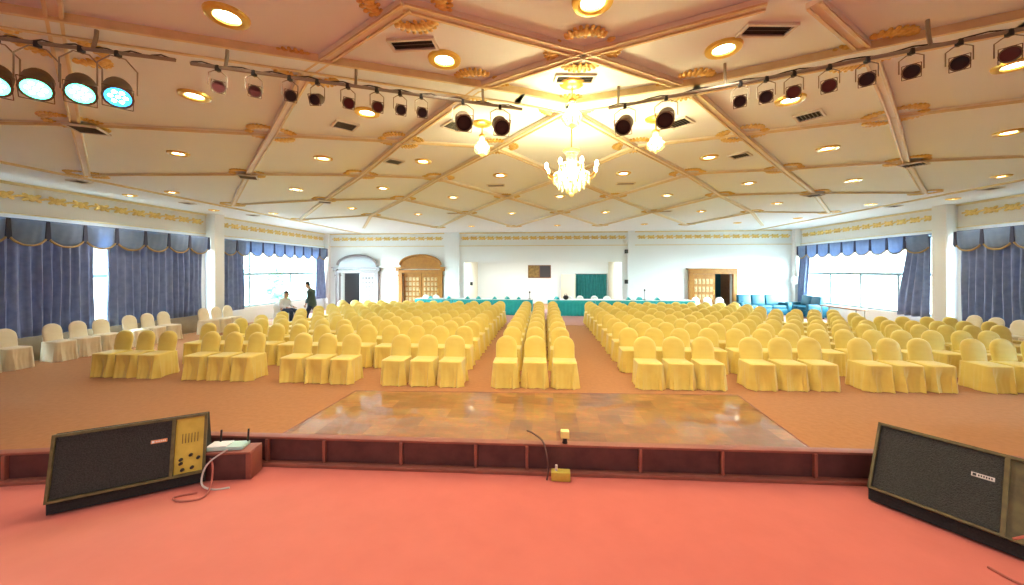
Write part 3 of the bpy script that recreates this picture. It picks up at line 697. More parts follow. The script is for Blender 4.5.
def cover_meshes(seed):
    rn = random.Random(seed); N = 112; hw, hd = .215, .235
    p1, p2, p3 = rn.uniform(0, 6), rn.uniform(0, 6), rn.uniform(0, 6)
    levels = [(.0, 1.0), (.10, .8), (.22, .55), (.33, .28), (.42, .08), (.455, .0)]
    vs = []; fs = []
    for z, f in levels:
        for k in range(N):
            t = k / N; (x, y), (nx, ny) = rrect(t, hw, hd, .05)
            cd = abs(abs(x) - hw) + abs(abs(y) - hd); corner = math.exp(-(cd / .085) ** 2)
            sag = -.055 * math.exp(-((x / .11) ** 2 + ((z - .2) / .13) ** 2)) if y < -hd + .01 else 0
            off = f * (.018 + .044 * corner * (1 + 1.0 * math.cos(2 * PI * cd / .062 + .8 * math.sin(p1 + 5 * t))) + .012 * math.sin(t * 2 * PI * 9 + p2) + .006 * math.sin(t * 2 * PI * 23 + p3)) * (.72 if abs(nx) > .7 else 1) + sag
            vs.append((x + nx * off, y + ny * off, z + .004 + (.006 * math.sin(t * 40 + p1) * f if z > 0 else .004 * (1 + math.sin(t * 30)))))
    for (s, z) in ((.93, .47), (.6, .478), (.05, .482)):
        for k in range(N):
            (x, y), _ = rrect(k / N, hw, hd, .05); vs.append((x * s, y * s, z))
    nl = len(levels) + 3
    for j in range(nl - 1):
        for k in range(N): fs.append((j * N + k, j * N + (k + 1) % N, (j + 1) * N + (k + 1) % N, (j + 1) * N + k))
    fs.append(tuple((nl - 1) * N + k for k in range(N)))
    skirt = MB().add(vs, fs, 0, True)
    # round topped back, slightly reclined
    vs = []; fs = []; n = 20; H = 12
    zs = [.40 + .47 * (1 - (1 - j / H) ** 1.35) for j in range(H + 1)]
    for j, z in enumerate(zs):
        q = max(0, (z - .66) / .215); w = .205 * math.sqrt(max(.004, 1 - min(1, q) ** 2.3)) * (1 + .03 * math.sin(z * 9 + p1)) ; th = .042 * (1 if q < .8 else max(.25, 1 - (q - .8) * 3.2))
        yo = .165 + (z - .44) * .17
        for k in range(n):
            a = 2 * PI * k / n; ca, sa = math.cos(a), math.sin(a)
            wr = .004 * math.sin(z * 55 + p2 + ca * 3) if sa < 0 else 0
            vs.append((w * math.copysign(abs(ca) ** .6, ca), yo + th * math.copysign(abs(sa) ** .8, sa) - wr - .012 * (1 - ca * ca) * (sa < 0), z))
    for j in range(H):
        for k in range(n): fs.append((j * n + k, j * n + (k + 1) % n, (j + 1) * n + (k + 1) % n, (j + 1) * n + k))
    fs.append(tuple(H * n + k for k in range(n)))
    back = MB().add(vs, fs, 0, True)
    return skirt, back
CH = {}
for nme in ('yellow', 'ivory', 'whitecover'):
    CH[nme] = []
    for sd in range(4):
        a, b = cover_meshes(sd + 1)
        CH[nme].append((a.mesh('seat_cover', M[nme]), b.mesh('back_cover', M[nme])))
rc = random.Random(5)
def chair(x, y, rz, label, group, kind='yellow', sx=1):
    o = thing('banquet_chair', label, 'chair', (x, y, 0), rz, group)
    o.scale = (sx, 1, 1)
    a, b = rc.choice(CH[kind])
    put('seat_cover', a, o); put('back_cover', b, o)
    return o
NY = 0
def yrow(x, r):
    """front edge of row r at x"""
    base = [0, 6.60, 7.72, 8.60, 9.34, 10.18, 11.08, 11.96, 12.84, 13.66, 14.46][r]
    return base + max(-.1, min(.45, .055 * (x - .4))) * (1 if r == 1 else .6)
front = [('l4', -8.36, .51), ('l3', -6.36, .50), ('l2', -4.34, .515), ('l1', -2.27, .54), ('c', -.17, .55), ('r1', 2.46, .545), ('r2', 4.44, .545), ('r3', 6.43, .54), ('r4', 8.47, .54)]
DESC = {'l4': 'outermost left trio by the wall chairs', 'l3': 'third trio left of the middle column', 'l2': 'second trio left of the middle column', 'l1': 'first trio left of the middle column', 'c': 'middle column',
        'r1': 'first trio right of the middle column', 'r2': 'second trio right of the middle column', 'r3': 'third trio right of the middle column', 'r4': 'fourth trio right of the middle column'}
for code, xc, sp in front:
    for k in (-1, 0, 1):
        x = xc + k * sp; y = yrow(x, 1) + .29 + rc.uniform(-.01, .015)
        chair(x, y, R(rc.uniform(-1.5, 1.5)) + (R(2) if code[0] == 'l' and code != 'l1' else 0), 'yellow covered front row chair, %s, %s' % (['left one', 'centre one', 'right one'][k + 1], DESC[code]), 'yellow covered chairs facing the stage', sx=sp / .545)
for r in range(2, 11):
    for k in (-1, 0, 1):
        chair(-.19 + k * .535 + rc.uniform(-.01, .01), yrow(-.2, r) + .29, R(rc.uniform(-1.5, 1.5)), 'yellow covered chair, %s seat of the narrow middle column, %s row' % (['left', 'centre', 'right'][k + 1], ORD[r]), 'yellow covered chairs facing the stage')
    # right block
    x = 1.86 + rc.uniform(-.02, .02); k = 1
    lim = 11.1 if r <= 5 else (9.6 if r <= 7 else 7.9)
    while x < lim:
        y = yrow(x, r) + .29 + rc.uniform(-.03, .03)
        if x / y < 1.16: chair(x, y, R(rc.uniform(-2, 2)), 'yellow covered chair, %s from the centre aisle in %s row, right seating block' % (ORD[k], ORD[r]), 'yellow covered chairs facing the stage')
        k += 1; x += .552 + (.06 if k % 4 == 0 else 0) + rc.uniform(0, .015)
    x = -1.80 + rc.uniform(-.02, .02); k = 1
    while x > -8.6:
        y = yrow(x, r) + .29 + rc.uniform(-.03, .03)
        chair(x, y, R(rc.uniform(-2, 2)), 'yellow covered chair, %s from the centre aisle in %s row, left seating block' % (ORD[k], ORD[r]), 'yellow covered chairs facing the stage')
        k += 1; x -= .55 + (.04 if k % 4 == 0 else 0) + rc.uniform(0, .015)
gl = 'ivory covered chairs along the left wall'
for i, y in enumerate((6.45, 6.95, 7.72, 8.2, 8.68, 9.35, 9.82, 10.28)):
    chair(-11.5, y, R(88), 'ivory covered chair against the left curtains, %s counting from the stage' % ORD[i + 1], gl, 'ivory', .87)
for i, y in enumerate((11.3, 11.78, 12.24)): chair(-11.2, y, R(86), 'ivory covered chair in front of the left column, %s counting from the stage' % ORD[i + 1], gl, 'ivory', .87)
for i, y in enumerate((9.4, 9.95, 10.45, 10.95, 11.45)): chair(11.95, y, R(-88), 'ivory covered chair against the right curtain, %s counting from the stage' % ORD[i + 1], 'ivory covered chairs along the right wall', 'ivory', .9)
for i, x in enumerate((-6.1, -5.55, -4.9, .66, 1.25, 1.78, 2.5, 3.1, 7.15, 7.68, 8.2)):
    chair(x, 18.25 if x < 7 else 17.75, R(rc.uniform(-4, 4)), 'white covered chair behind the head tables, %s counting from the left door' % ORD[i + 1], 'white covered chairs behind the head tables', 'whitecover', .92)

# ------------------------------------------------------------------ sofas
def sofa(x, y, rz, n, label):
    w = n * .62
    r = thing('sofa', label, 'sofa', (x, y, .012), rz, 'teal sofas')
    MB().box((0, 0, .22), (w + .3, .8, .3), bev=.04).build('sofa_base', M['sofa'], r)
    for k in range(n):
        xx = -w / 2 + .62 * (k + .5)
        MB().box((xx, -.05, .43), (.6, .66, .16), bev=.05).build('seat_cushion', M['sofa'], r)
        MB().box((xx, .3, .72), (.59, .22, .5), bev=.07, M=Matrix.Rotation(R(-10), 4, 'X')).build('back_cushion', M['sofa'], r)
    for s in (-1, 1): MB().box((s * (w / 2 + .09), -.02, .42), (.2, .8, .42), bev=.06).build('armrest', M['sofa'], r)
    for sx in (-1, 1):
        for sy in (-1, 1): MB().tube([(sx * (w / 2), sy * .32, 0), (sx * (w / 2), sy * .32, .08)], .03, 8).build('leg', M['black'], r)
sofa(10.15, 18.1, 0, 3, 'teal three seat sofa against the far wall beside the right door')
sofa(11.85, 17.7, R(-90), 2, 'teal two seat sofa under the far end of the right window')
r = thing('low_bench', 'low dark bench under the bright right window', 'bench', (11.8, 15.6, 0))
MB().box((0, 0, .66), (.4, 1.9, .05), bev=.01).build('bench_top', M['wooddark'], r)
for sx in (-1, 1):
    for sy in (-1, 1): MB().tube([(sx * .15, sy * .85, 0), (sx * .15, sy * .85, .64)], .02, 8).build('leg', M['steel'], r)

# ------------------------------------------------------------------ people
def skin_chain(name, chains, mm, parent, sub=2):
    """chains: lists of (point, radius); shared points join the chains"""
    vs = []; es = []; rs = []; key = {}
    for ch in chains:
        pv = None
        for p, rr in ch:
            kk = tuple(round(c, 4) for c in p)
            if kk not in key: key[kk] = len(vs); vs.append(p); rs.append(rr)
            if pv is not None and pv != key[kk]: es.append((pv, key[kk]))
            pv = key[kk]
    me = bpy.data.meshes.new(name); me.from_pydata(vs, es, []); me.materials.append(mm)
    o = bpy.data.objects.new(name, me); COL.objects.link(o); o.parent = parent
    md = o.modifiers.new('Skin', 'SKIN')
    for i, sv in enumerate(me.skin_vertices[0].data):
        rr = rs[i]; sv.radius = rr if isinstance(rr, tuple) else (rr, rr); sv.use_root = (i == 0)
    md.use_smooth_shade = True
    sd = o.modifiers.new('Subdivision', 'SUBSURF'); sd.levels = sub; sd.render_levels = sub
    return o
def hand(wr, d, side, r0=.008):
    """five finger chains from a palm at the wrist; d = direction the fingers hang"""
    wr = Vector(wr); d = Vector(d).normalized(); s = Vector(side).normalized(); out = []
    palm = wr + d * .085
    for k, L in enumerate((.062, .072, .078, .066)):
        b = palm + s * (.033 - .022 * k); c = d.cross(s) * .012
        out.append([(tuple(wr + d * .02), .022), (tuple(palm), (.036, .016)), (tuple(b + d * .01), r0 + .001), (tuple(b + d * (L * .55) + c * .5), r0), (tuple(b + d * L + c * 1.6), r0 * .8)])
    tb = wr + d * .045 + s * .036
    out.append([(tuple(palm), (.036, .016)), (tuple(wr + d * .055 + s * .03), .011), (tuple(tb + d * .03 + s * .02), .009), (tuple(tb + d * .055 + s * .022), .007)])
    return out
def head_parts(root, c, f, hair_m):
    """face features on a head centred at c, looking along the horizontal direction f"""
    c = Vector(c); f = Vector(f).normalized(); s = Vector((-f.y, f.x, 0)).normalized(); u = s.cross(f) * -1
    u = Vector((0, 0, 1)) if abs(u.z) < .2 else u * (1 if u.z > 0 else -1)
    T = Matrix((s, f, u)).transposed().to_4x4()
    def P(a, b, z): return c + s * a + f * b + u * z
    MB().blob(P(0, -.022, .04), (.086, .098, .09), 0, 0, 14, 9, M=T).blob(P(0, -.05, -.02), (.075, .055, .075), 0, 0, 12, 8, M=T).build('hair', hair_m, root)
    e = MB()
    for k in (-1, 1): e.blob(P(.03 * k, .088, .005), (.013, .008, .008), 0, 0, 8, 6, M=T)
    e.build('eyes', M['hair'], root)
def person_standing():
    root = thing('person', 'standing person in dark jacket and navy trousers, head bent, by left window', 'person', (-9.3, 13.9, 0), R(-78))
    # local: faces -y ; x sideways
    pel = (0, .02, .90); hd = (0, -.16, 1.53)
    head = [((0, -.055, 1.37), .078), ((0, -.085, 1.42), .072), ((0, -.125, 1.475), (.085, .092)), ((0, -.155, 1.53), (.092, .108)), ((0, -.165, 1.60), (.082, .095))]
    ch = [[(pel, (.15, .11)), ((0, 0, 1.05), (.135, .10)), ((0, -.01, 1.22), (.16, .11)), ((0, -.03, 1.34), (.13, .09))] + head]
    for s in (-1, 1):
        arm = [((0, -.01, 1.22), (.16, .11)), ((s * .17, -.03, 1.33), .062), ((s * .23, -.02, 1.06), .046), ((s * .22, -.12, .83), .033)]
        ch.append(arm)
        for hch in hand((s * .22, -.13, .80), (0, -.25, -1), (0, -1, .2)): ch.append([arm[-1]] + hch[0:])
        st = .12 * s
        ch.append([(pel, (.15, .11)), ((s * .095, .02, .82), .088), ((s * .10, .0 - st, .46), .060), ((s * .10, .03 - st * 1.6, .09), .040), ((s * .10, -.09 - st * 1.6, .04), .036)])
    skin_chain('body', ch, M['skin'], root)
    fc = Vector((0, -1, -.35)).normalized()
    head_parts(root, (0, -.16, 1.56), (0, -.94, -.34), M['hair'])
    MB().blob((0, -.262, 1.53), (.014, .02, .022), 0).build('nose', M['skin'], root)
    MB().blob((0, -.243, 1.487), (.022, .008, .006), 0).build('mouth', M['lensred'], root)
    e = MB()
    for s in (-1, 1): e.blob((s * .082, -.15, 1.55), (.012, .022, .032), 0)
    e.build('ears', M['skin'], root)
    sh = [[((0, .02, .66), (.225, .185)), ((0, .02, .80), (.215, .175)), ((0, .01, .98), (.19, .15)), ((0, -.01, 1.2), (.19, .14)), ((0, -.03, 1.33), (.155, .13)), ((0, -.045, 1.42), (.095, .098))]]
    for s in (-1, 1): sh.append([((0, -.03, 1.33), (.15, .12)), ((s * .165, -.03, 1.30), .085), ((s * .225, -.02, 1.06), .068), ((s * .222, -.10, .87), .052), ((s * .222, -.115, .84), .05)])
    skin_chain('jacket', sh, M['greyshirt'], root)
    tr = [[((0, .02, .95), (.17, .13)), ((0, .02, .84), (.17, .13))]]
    for s in (-1, 1):
        st = .12 * s; tr.append([((0, .02, .84), (.165, .125)), ((s * .097, .02, .76), .115), ((s * .10, -st, .46), .085), ((s * .10, .03 - st * 1.6, .10), .066), ((s * .10, .03 - st * 1.6, .05), .064)])
    skin_chain('trousers', tr, M['navy'], root)
    for s in (-1, 1): MB().blob((s * .10, -.04 - .12 * s * 1.6, .045), (.05, .13, .045), 0, 0, 12, 8).build('shoe', M['shoe'], root)
def person_seated():
    root = thing('person', 'seated person in white shirt and dark trousers by left window', 'person', (-10.15, 13.6, 0), R(80))
    pel = (0, .12, .56)
    head = [((0, .045, 1.04), .078), ((0, .025, 1.08), .07), ((0, 0, 1.13), (.085, .092)), ((0, -.01, 1.19), (.09, .106)), ((0, -.01, 1.26), (.08, .092))]
    ch = [[(pel, (.16, .12)), ((0, .11, .72), (.14, .10)), ((0, .08, .88), (.16, .11)), ((0, .06, 1.0), (.13, .09))] + head]
    for s in (-1, 1):
        arm = [((0, .08, .88), (.16, .11)), ((s * .18, .06, .98), .06), ((s * .24, .02, .74), .045), ((s * .15, -.20, .68), .032)]
        ch.append(arm)
        for hch in hand((s * .15, -.21, .68), (-.1 * s, -1, -.15), (-s, 0, .2)): ch.append([arm[-1]] + hch)
        ch.append([(pel, (.16, .12)), ((s * .10, .05, .55), .095), ((s * .12, -.38, .54), .065), ((s * .12, -.36, .10), .042), ((s * .12, -.48, .04), .036)])
    skin_chain('body', ch, M['skin'], root)
    head_parts(root, (0, -.01, 1.215), (0, -1, 0), M['hair'])
    MB().blob((0, -.112, 1.195), (.014, .02, .022), 0).build('nose', M['skin'], root)
    MB().blob((0, -.10, 1.15), (.022, .008, .006), 0).build('mouth', M['lensred'], root)
    e = MB()
    for s in (-1, 1): e.blob((s * .08, 0, 1.20), (.012, .022, .032), 0)
    e.build('ears', M['skin'], root)
    sh = [[((0, .12, .50), (.19, .15)), ((0, .11, .72), (.18, .14)), ((0, .08, .88), (.19, .14)), ((0, .06, .99), (.15, .12)), ((0, .045, 1.07), (.082, .082))]]
    for s in (-1, 1): sh.append([((0, .06, .99), (.15, .12)), ((s * .17, .06, .965), .082), ((s * .24, .02, .74), .066), ((s * .17, -.14, .695), .052), ((s * .16, -.17, .69), .05)])
    skin_chain('shirt', sh, M['whiteshirt'], root)
    tr = [[((0, .12, .57), (.175, .13)), ((0, .09, .56), (.175, .13))]]
    for s in (-1, 1): tr.append([((0, .09, .56), (.175, .13)), ((s * .105, .0, .56), .105), ((s * .12, -.38, .55), .09), ((s * .12, -.36, .12), .066), ((s * .12, -.36, .06), .064)])
    skin_chain('trousers', tr, M['navy'], root)
    for s in (-1, 1): MB().blob((s * .12, -.42, .045), (.05, .13, .045), 0, 0, 12, 8).build('shoe', M['shoe'], root)
person_standing(); person_seated()
chair(-10.3, 13.58, R(80), 'white covered chair under the seated person by left window', 'white covered chair by the left window', 'whitecover')

# ------------------------------------------------------------------ dance floor
dfp = [(-3.44, 3.2), (3.1, 3.5), (3.28, 6.52), (-3.30, 6.16)]
r = tag(MB().prism(dfp, .0, .025).build('dance_floor', M['parquet']), 'polished brown parquet dance floor in front of the stage', 'dance floor')
e = MB()
for a, b in zip(dfp, dfp[1:] + dfp[:1]): e.tube([(a[0], a[1], .014), (b[0], b[1], .014)], .018, 6)
e.build('edge_strip', M['kerbtop'], r)

# ------------------------------------------------------------------ stage kerb
def kerb_run(a, b, bats, name, label):
    a = Vector((*a, ZS)); b = Vector((*b, ZS)); L = (b - a).length; ang = math.atan2(b.y - a.y, b.x - a.x)
    r = thing(name, label, 'stage kerb', a, ang)
    MB().box((L / 2, .07, .10), (L, .02, .19)).build('face_panel', M['kerb'], r)
    MB().box((L / 2, .075, .194), (L, .065, .018), bev=.005).build('top_rail', M['kerbtop'], r)
    MB().box((L / 2, .03, .012), (L, .06, .024), bev=.005).build('bottom_rail', M['kerbtop'], r)
    for x in bats: MB().box((x, .047, .105), (.022, .03, .165), bev=.004).build('batten', M['kerbtop'], r)
    return r
def tx(px):  # place along the straight run whose left end stands at x = -2.05
    return px
kerb_run((-2.62, 2.50), (3.0, 2.67), [.56, 1.0, 1.58, 2.13, 2.5, 3.3, 3.86, 4.48, 5.1], 'stage_kerb', 'straight dark red wooden kerb along the front of the stage')
kerb_run((-7.5, 1.36), (-2.78, 2.30), [2.2, 3.2, 3.93, 4.4], 'stage_kerb', 'slanted dark wooden kerb left of the stage, behind the left speaker')
kerb_run((3.02, 2.67), (7.5, 1.2), [.7, 1.5, 2.3], 'stage_kerb', 'slanted dark wooden kerb right of the stage, behind the right speaker')
r = thing('kerb_block', 'red brown wooden end block of the kerb carrying the white router', 'wooden block', (-2.21, 2.36, ZS), R(10))
MB().box((0, .03, .09), (.34, .12, .18), bev=.006).build('block_body', M['kerb'], r)
MB().box((.17, .03, .095), (.04, .13, .185), bev=.006).build('end_board', M['kerbtop'], r)
MB().box((0, .03, .187), (.37, .14, .016), bev=.004).build('block_top', M['kerbtop'], r)

# router and small things at the kerb
r = thing('wireless_router', 'white and pale green router with two antennas on the kerb block', 'router', (-2.22, 2.39, ZS + .196), R(12))
MB().box((0, 0, .014), (.24, .10, .026), bev=.008).build('router_body', M['tealpale'], r)
MB().box((-.05, 0, .029), (.13, .09, .004)).build('router_lid', M['white'], r)
for x in (-.07, .11): MB().tube([(x, .035, .02), (x, .045, .11)], .006, 6).build('antenna', M['black'], r)
r = thing('floor_lamp_socket', 'small bright yellow box on a short stem on the kerb top', 'box', (.15, 2.655, ZS + .204))
MB().tube([(0, 0, 0), (0, 0, .04)], [.02, .012], 8).build('stem', M['black'], r); MB().box((0, 0, .065), (.06, .05, .05), bev=.006).build('box_body', mat('bright yellow plastic', (.95, .86, .30), .4), r)
r = thing('power_block', 'yellow power block on the stage floor against the kerb', 'power block', (.115, 2.545, ZS))
MB().box((0, 0, .032), (.13, .06, .06), bev=.006).build('block_body', M['panelyellow'], r); MB().tube([(-.03, 0, .06), (-.03, 0, .1)], .009, 8).build('switch', M['silver'], r)
def cable(pts, rr, m, label):
    P = [Vector(p) for p in pts]; out = []
    for i in range(len(P) - 1):
        p0, p1, p2, p3 = P[max(i - 1, 0)], P[i], P[i + 1], P[min(i + 2, len(P) - 1)]
        for k in range(6):
            t = k / 6; out.append(.5 * ((2 * p1) + (p2 - p0) * t + (2 * p0 - 5 * p1 + 4 * p2 - p3) * t * t + (3 * p1 - p0 - 3 * p2 + p3) * t ** 3))
    out.append(P[-1])
    tag(MB().tube(out, rr, 6).build('cable', m), label, 'cable')
zc = ZS + .006
cable([(-.13, 2.84, ZS + .20), (-.08, 2.74, ZS + .225), (-.01, 2.64, ZS + .215), (.02, 2.56, ZS + .15), (.03, 2.54, ZS + .06), (.02, 2.52, zc)], .0065, M['cabledark'], 'dark brown cable bent over the stage kerb beside the yellow block')
cable([(-2.17, 2.33, ZS + .215), (-2.26, 2.27, ZS + .14), (-2.25, 2.22, ZS + .04), (-2.17, 2.22, zc), (-2.08, 2.25, zc)], .006, M['cablegrey'], 'grey cable looping from the router down to the stage floor')
cable([(-2.30, 2.33, ZS + .16), (-2.22, 2.27, ZS + .12), (-2.17, 2.2, ZS + .03), (-2.16, 2.13, zc), (-2.26, 2.09, zc), (-2.34, 2.12, zc), (-2.24, 2.18, zc)], .006, M['cablered'], 'red brown cable from the left speaker coiling on the stage floor')

# ------------------------------------------------------------------ wedge monitors
def wedge(loc, ang, label, mirror, badge):
    """local x runs along the front lower edge, +y goes back, z up; front at y=0"""
    r = thing('stage_monitor', label, 'loudspeaker', loc, ang)
    Wd, lip, tz, ty, by = .73, .085, (.435 if mirror else .45), (.22 if mirror else .08), (.29 if mirror else .22)
    prof = [(0, .012), (0, lip), (ty, tz), (ty + .03, tz), (by, .012)]
    Mx = Matrix(((0, 0, 1, 0), (1, 0, 0, 0), (0, 1, 0, 0), (0, 0, 0, 1)))        # (y,z) outline pulled along x
    MB().prism([(y, z) for y, z in prof], 0, Wd, M=Mx).build('cabinet', M['blackcarpet'], r)
    d = Vector((0, ty, tz - lip)); Lf = d.length; d.normalize(); nn = Vector((0, -d.z, d.y))
    O = Vector((0, 0, lip))
    T = Matrix(((1, 0, 0, 0), (0, d.y, nn.y, lip * 0), (0, d.z, nn.z, lip), (0, 0, 0, 1)))     # face frame: x along, y up the slope, z outwards
    px0, px1 = (.565, .715) if not mirror else (.515, .715)
    def q(b, x0, x1, y0, y1, z0, z1, mi=0, bev=0): b.box(T @ Vector(((x0 + x1) / 2, (y0 + y1) / 2, (z0 + z1) / 2)), (x1 - x0, y1 - y0, z1 - z0), mi, M=T.to_3x3().to_4x4(), bev=bev)
    g = MB(); q(g, .015, .545 if not mirror else .495, .015, Lf - .012, .0, .012); g.build('grille', M['grille'], r)
    f = MB()
    q(f, 0, .014, 0, Lf, 0, .026); q(f, Wd - .014, Wd, 0, Lf, 0, .026); q(f, 0, Wd, Lf - .012, Lf + .004, 0, .026); q(f, 0, Wd, -.004, .01, 0, .026); q(f, px0 - .018, px0, 0, Lf, 0, .024)
    f.build('edge_frame', M['olive'], r)
    p = MB(); q(p, px0, px1, .012, Lf - .012, .0, .006); pn = p.build('control_panel', M['panelyellow'] if not mirror else M['olive'], r)
    k = MB()
    for i, (x, y) in enumerate(((.60, .10), (.60, .075), (.65, .12), (.69, .095), (.61, .035), (.66, .04))): k.lathe([(.0, .02), (.009, .02), (.011, .0)], 10, M=T @ Matrix.Translation((x, y, .006)))
    k.build('knobs', M['black'], pn)
    s = MB()
    for i in range(6): q(s, .60 + i * .016, .603 + i * .016, .2, .26, .006, .008)
    s.build('printed_marks', M['black'], pn)
    b = MB(); y0 = Lf * .62; bx = 0 if not mirror else -.055
    q(b, .445 + bx, .525 + bx, y0, y0 + .021, .012, .018, 0)
    bo = b.build('badge', badge, r)
    lt = MB(); q(lt, .450 + bx, .463 + bx, y0 + .004, y0 + .017, .018, .0195)
    for i in range(6): q(lt, .469 + i * .0088 + bx, .474 + i * .0088 + bx, y0 + .006, y0 + .015, .018, .0195)
    lt.build('badge_marks', M['white'] if not mirror else M['blackcarpet'], bo)
    h = MB().box((Wd / 2, by - .03, .21), (.16, .02, .06), bev=.008); h.build('carry_handle', M['black'], r)
    return r
wedge((-2.905, 1.89, ZS), R(33.5), 'black wedge stage monitor at left with lit yellow control panel', False, M['copper'])
wedge((2.03, 2.48, ZS), R(-53), 'black wedge stage monitor at right with a silver badge on its grille', True, M['silver'])
cable([(2.33, 2.03, ZS + .11), (2.4, 1.96, ZS + .2), (2.5, 1.92, ZS + .26), (2.62, 1.9, ZS + .22)], .006, M['cablered'], 'red cable hanging across the front of the right speaker')
cable([(2.15, 1.97, zc), (2.18, 1.88, zc), (2.26, 1.84, zc), (2.34, 1.9, zc), (2.45, 1.85, zc)], .006, M['cablered'], 'red brown cable lying on the stage in front of the right speaker')

# ------------------------------------------------------------------ lamp rails and stage lamps
ZR = ZC - .24
def rail(a, b, stems, label):
    a = Vector((*a, ZR)); b = Vector((*b, ZR)); L = (b - a).length; ang = math.atan2(b.y - a.y, b.x - a.x)
    r = thing('lamp_rail', label, 'lamp rail', a, ang)
    MB().tube([(0, 0, 0), (L, 0, 0)], .016, 8).build('rail_tube', M['steel'], r)
    for s in stems: MB().tube([(s, 0, .01), (s, .03, .12), (s, .04, .235)], .014, 6).build('hanger', M['steel'], r)
    w = MB(); pts = [(i * L / 40, .012, .022 + .012 * math.sin(i * 1.7)) for i in range(41)]; w.tube(pts, .006, 5); w.build('power_cord', M['cable'], r)
    return r
rail((-5.0, 2.10), (-3.08, 2.80), [.5, 1.5], 'outer piece of the left ceiling lamp rail carrying the coloured lamps')
rail((-3.0, 2.86), (-.24, 3.99), [.25, 1.3, 2.55], 'inner piece of the left ceiling lamp rail carrying the unlit lamps')
rail((.70, 4.05), (4.6, 2.55), [.1, 1.1, 2.5, 3.4], 'right ceiling lamp rail running from the small chandeliers outward')
def stage_lamp(x, y, aim, size, lens, label, glow=None, drop=.17):
    """clamp on the rail, yoke, drum housing aimed along aim"""
    r = thing('stage_lamp', label, 'stage lamp', (x, y, ZR), 0, 'stage lamps on the ceiling rails')
    a = Vector(aim).normalized(); rr = .055 * size; Lh = .15 * size
    MB().box((0, 0, -.012), (.03, .04, .05), bev=.005).build('clamp', M['black'], r)
    side = a.cross(Vector((0, 0, 1))).normalized(); c = Vector((0, 0, -drop))
    MB().tube([c + side * (rr * 1.3), c + side * (rr * 1.3) + Vector((0, 0, drop * .62)), Vector((0, 0, -.035)) + side * (rr * .5), Vector((0, 0, -.035)) - side * (rr * .5), c - side * (rr * 1.3) + Vector((0, 0, drop * .62)), c - side * (rr * 1.3)], .0045 * max(1, size * .8), 5).build('yoke', M['steel'], r)
    T = Matrix.Translation(c) @ a.to_track_quat('Z', 'Y').to_matrix().to_4x4()
    h = MB(); h.lathe([(rr * .35, -Lh * .62), (rr * .8, -Lh * .5), (rr, -Lh * .25), (rr, Lh * .4), (rr * 1.08, Lh * .42), (rr * 1.08, Lh * .5), (rr * .9, Lh * .5)], 18, M=T)
    h.lathe([(.0, -Lh * .62), (rr * .35, -Lh * .62)], 18, M=T)
    ho = h.build('housing', M['can'], r)
    MB().lathe([(0, Lh * .44), (rr * .6, Lh * .45), (rr * .95, Lh * .43)], 18, M=T).build('lamp_glass', glow or lens, ho)
    g = MB()
    for s in (-1, 1):
        g.box((s * rr * 1.0, 0, Lh * .52), (.005, rr * 2.0, .006)); g.box((0, s * rr * 1.0, Lh * .52), (rr * 2.0, .005, .006))
    gm = Matrix.Identity(4); g.v = [tuple(T @ Vector(p)) for p in g.v]
    g.build('gel_frame', M['can'], ho)
    return r
def on_left(x): return 2.86 + (x + 3.0) * (3.99 - 2.86) / 2.76
def on_right(x): return 4.05 + (x - .70) * (2.55 - 4.05) / 3.9
cans = [(-2.82, 'r'), (-2.57, 'r'), (-2.31, 'd'), (-2.10, 'd'), (-1.86, 'r'), (-1.62, 'r'), (-1.42, 'd'), (-1.23, 'd')]
for i, (x, k) in enumerate(cans):
    stage_lamp(x, on_left(x), (-x * .35 + (-.6 if i in (3,) else .1), -1, -.55), 0.88, M['lensred'] if k == 'r' else M['lensdark'], 'small unlit stage lamp on the left rail, %s counting from the wall' % ORD[i + 1])
for i, x in enumerate((-.84, -.47)): stage_lamp(x, on_left(x), (.35, -1, -.75), 1.5, M['lensdark'], 'long drum stage lamp on left rail, %s one counting toward the chandeliers' % ORD[i + 1], drop=.2)
for i, x in enumerate((.86, 1.24)): stage_lamp(x, on_right(x), (-.45, -1, -.8), 1.5, M['lensdark'], 'long drum stage lamp on right rail, %s one counting from the chandeliers' % ORD[i + 1], drop=.2)
for i, (x, k) in enumerate(((1.84, 'd'), (2.03, 'd'), (2.22, 'r'), (2.45, 'r'), (2.68, 'd'), (2.93, 'd'), (3.18, 'd'), (3.42, 'r'))):
    stage_lamp(x, on_right(x), (-x * .3, -1, -.5), 0.95, M['lensred'] if k == 'r' else M['lensdark'], 'small unlit stage lamp on the right rail, %s counting from the chandeliers' % ORD[i + 1])
def on_outer(x): return 2.10 + (x + 5.0) * .7 / 1.92
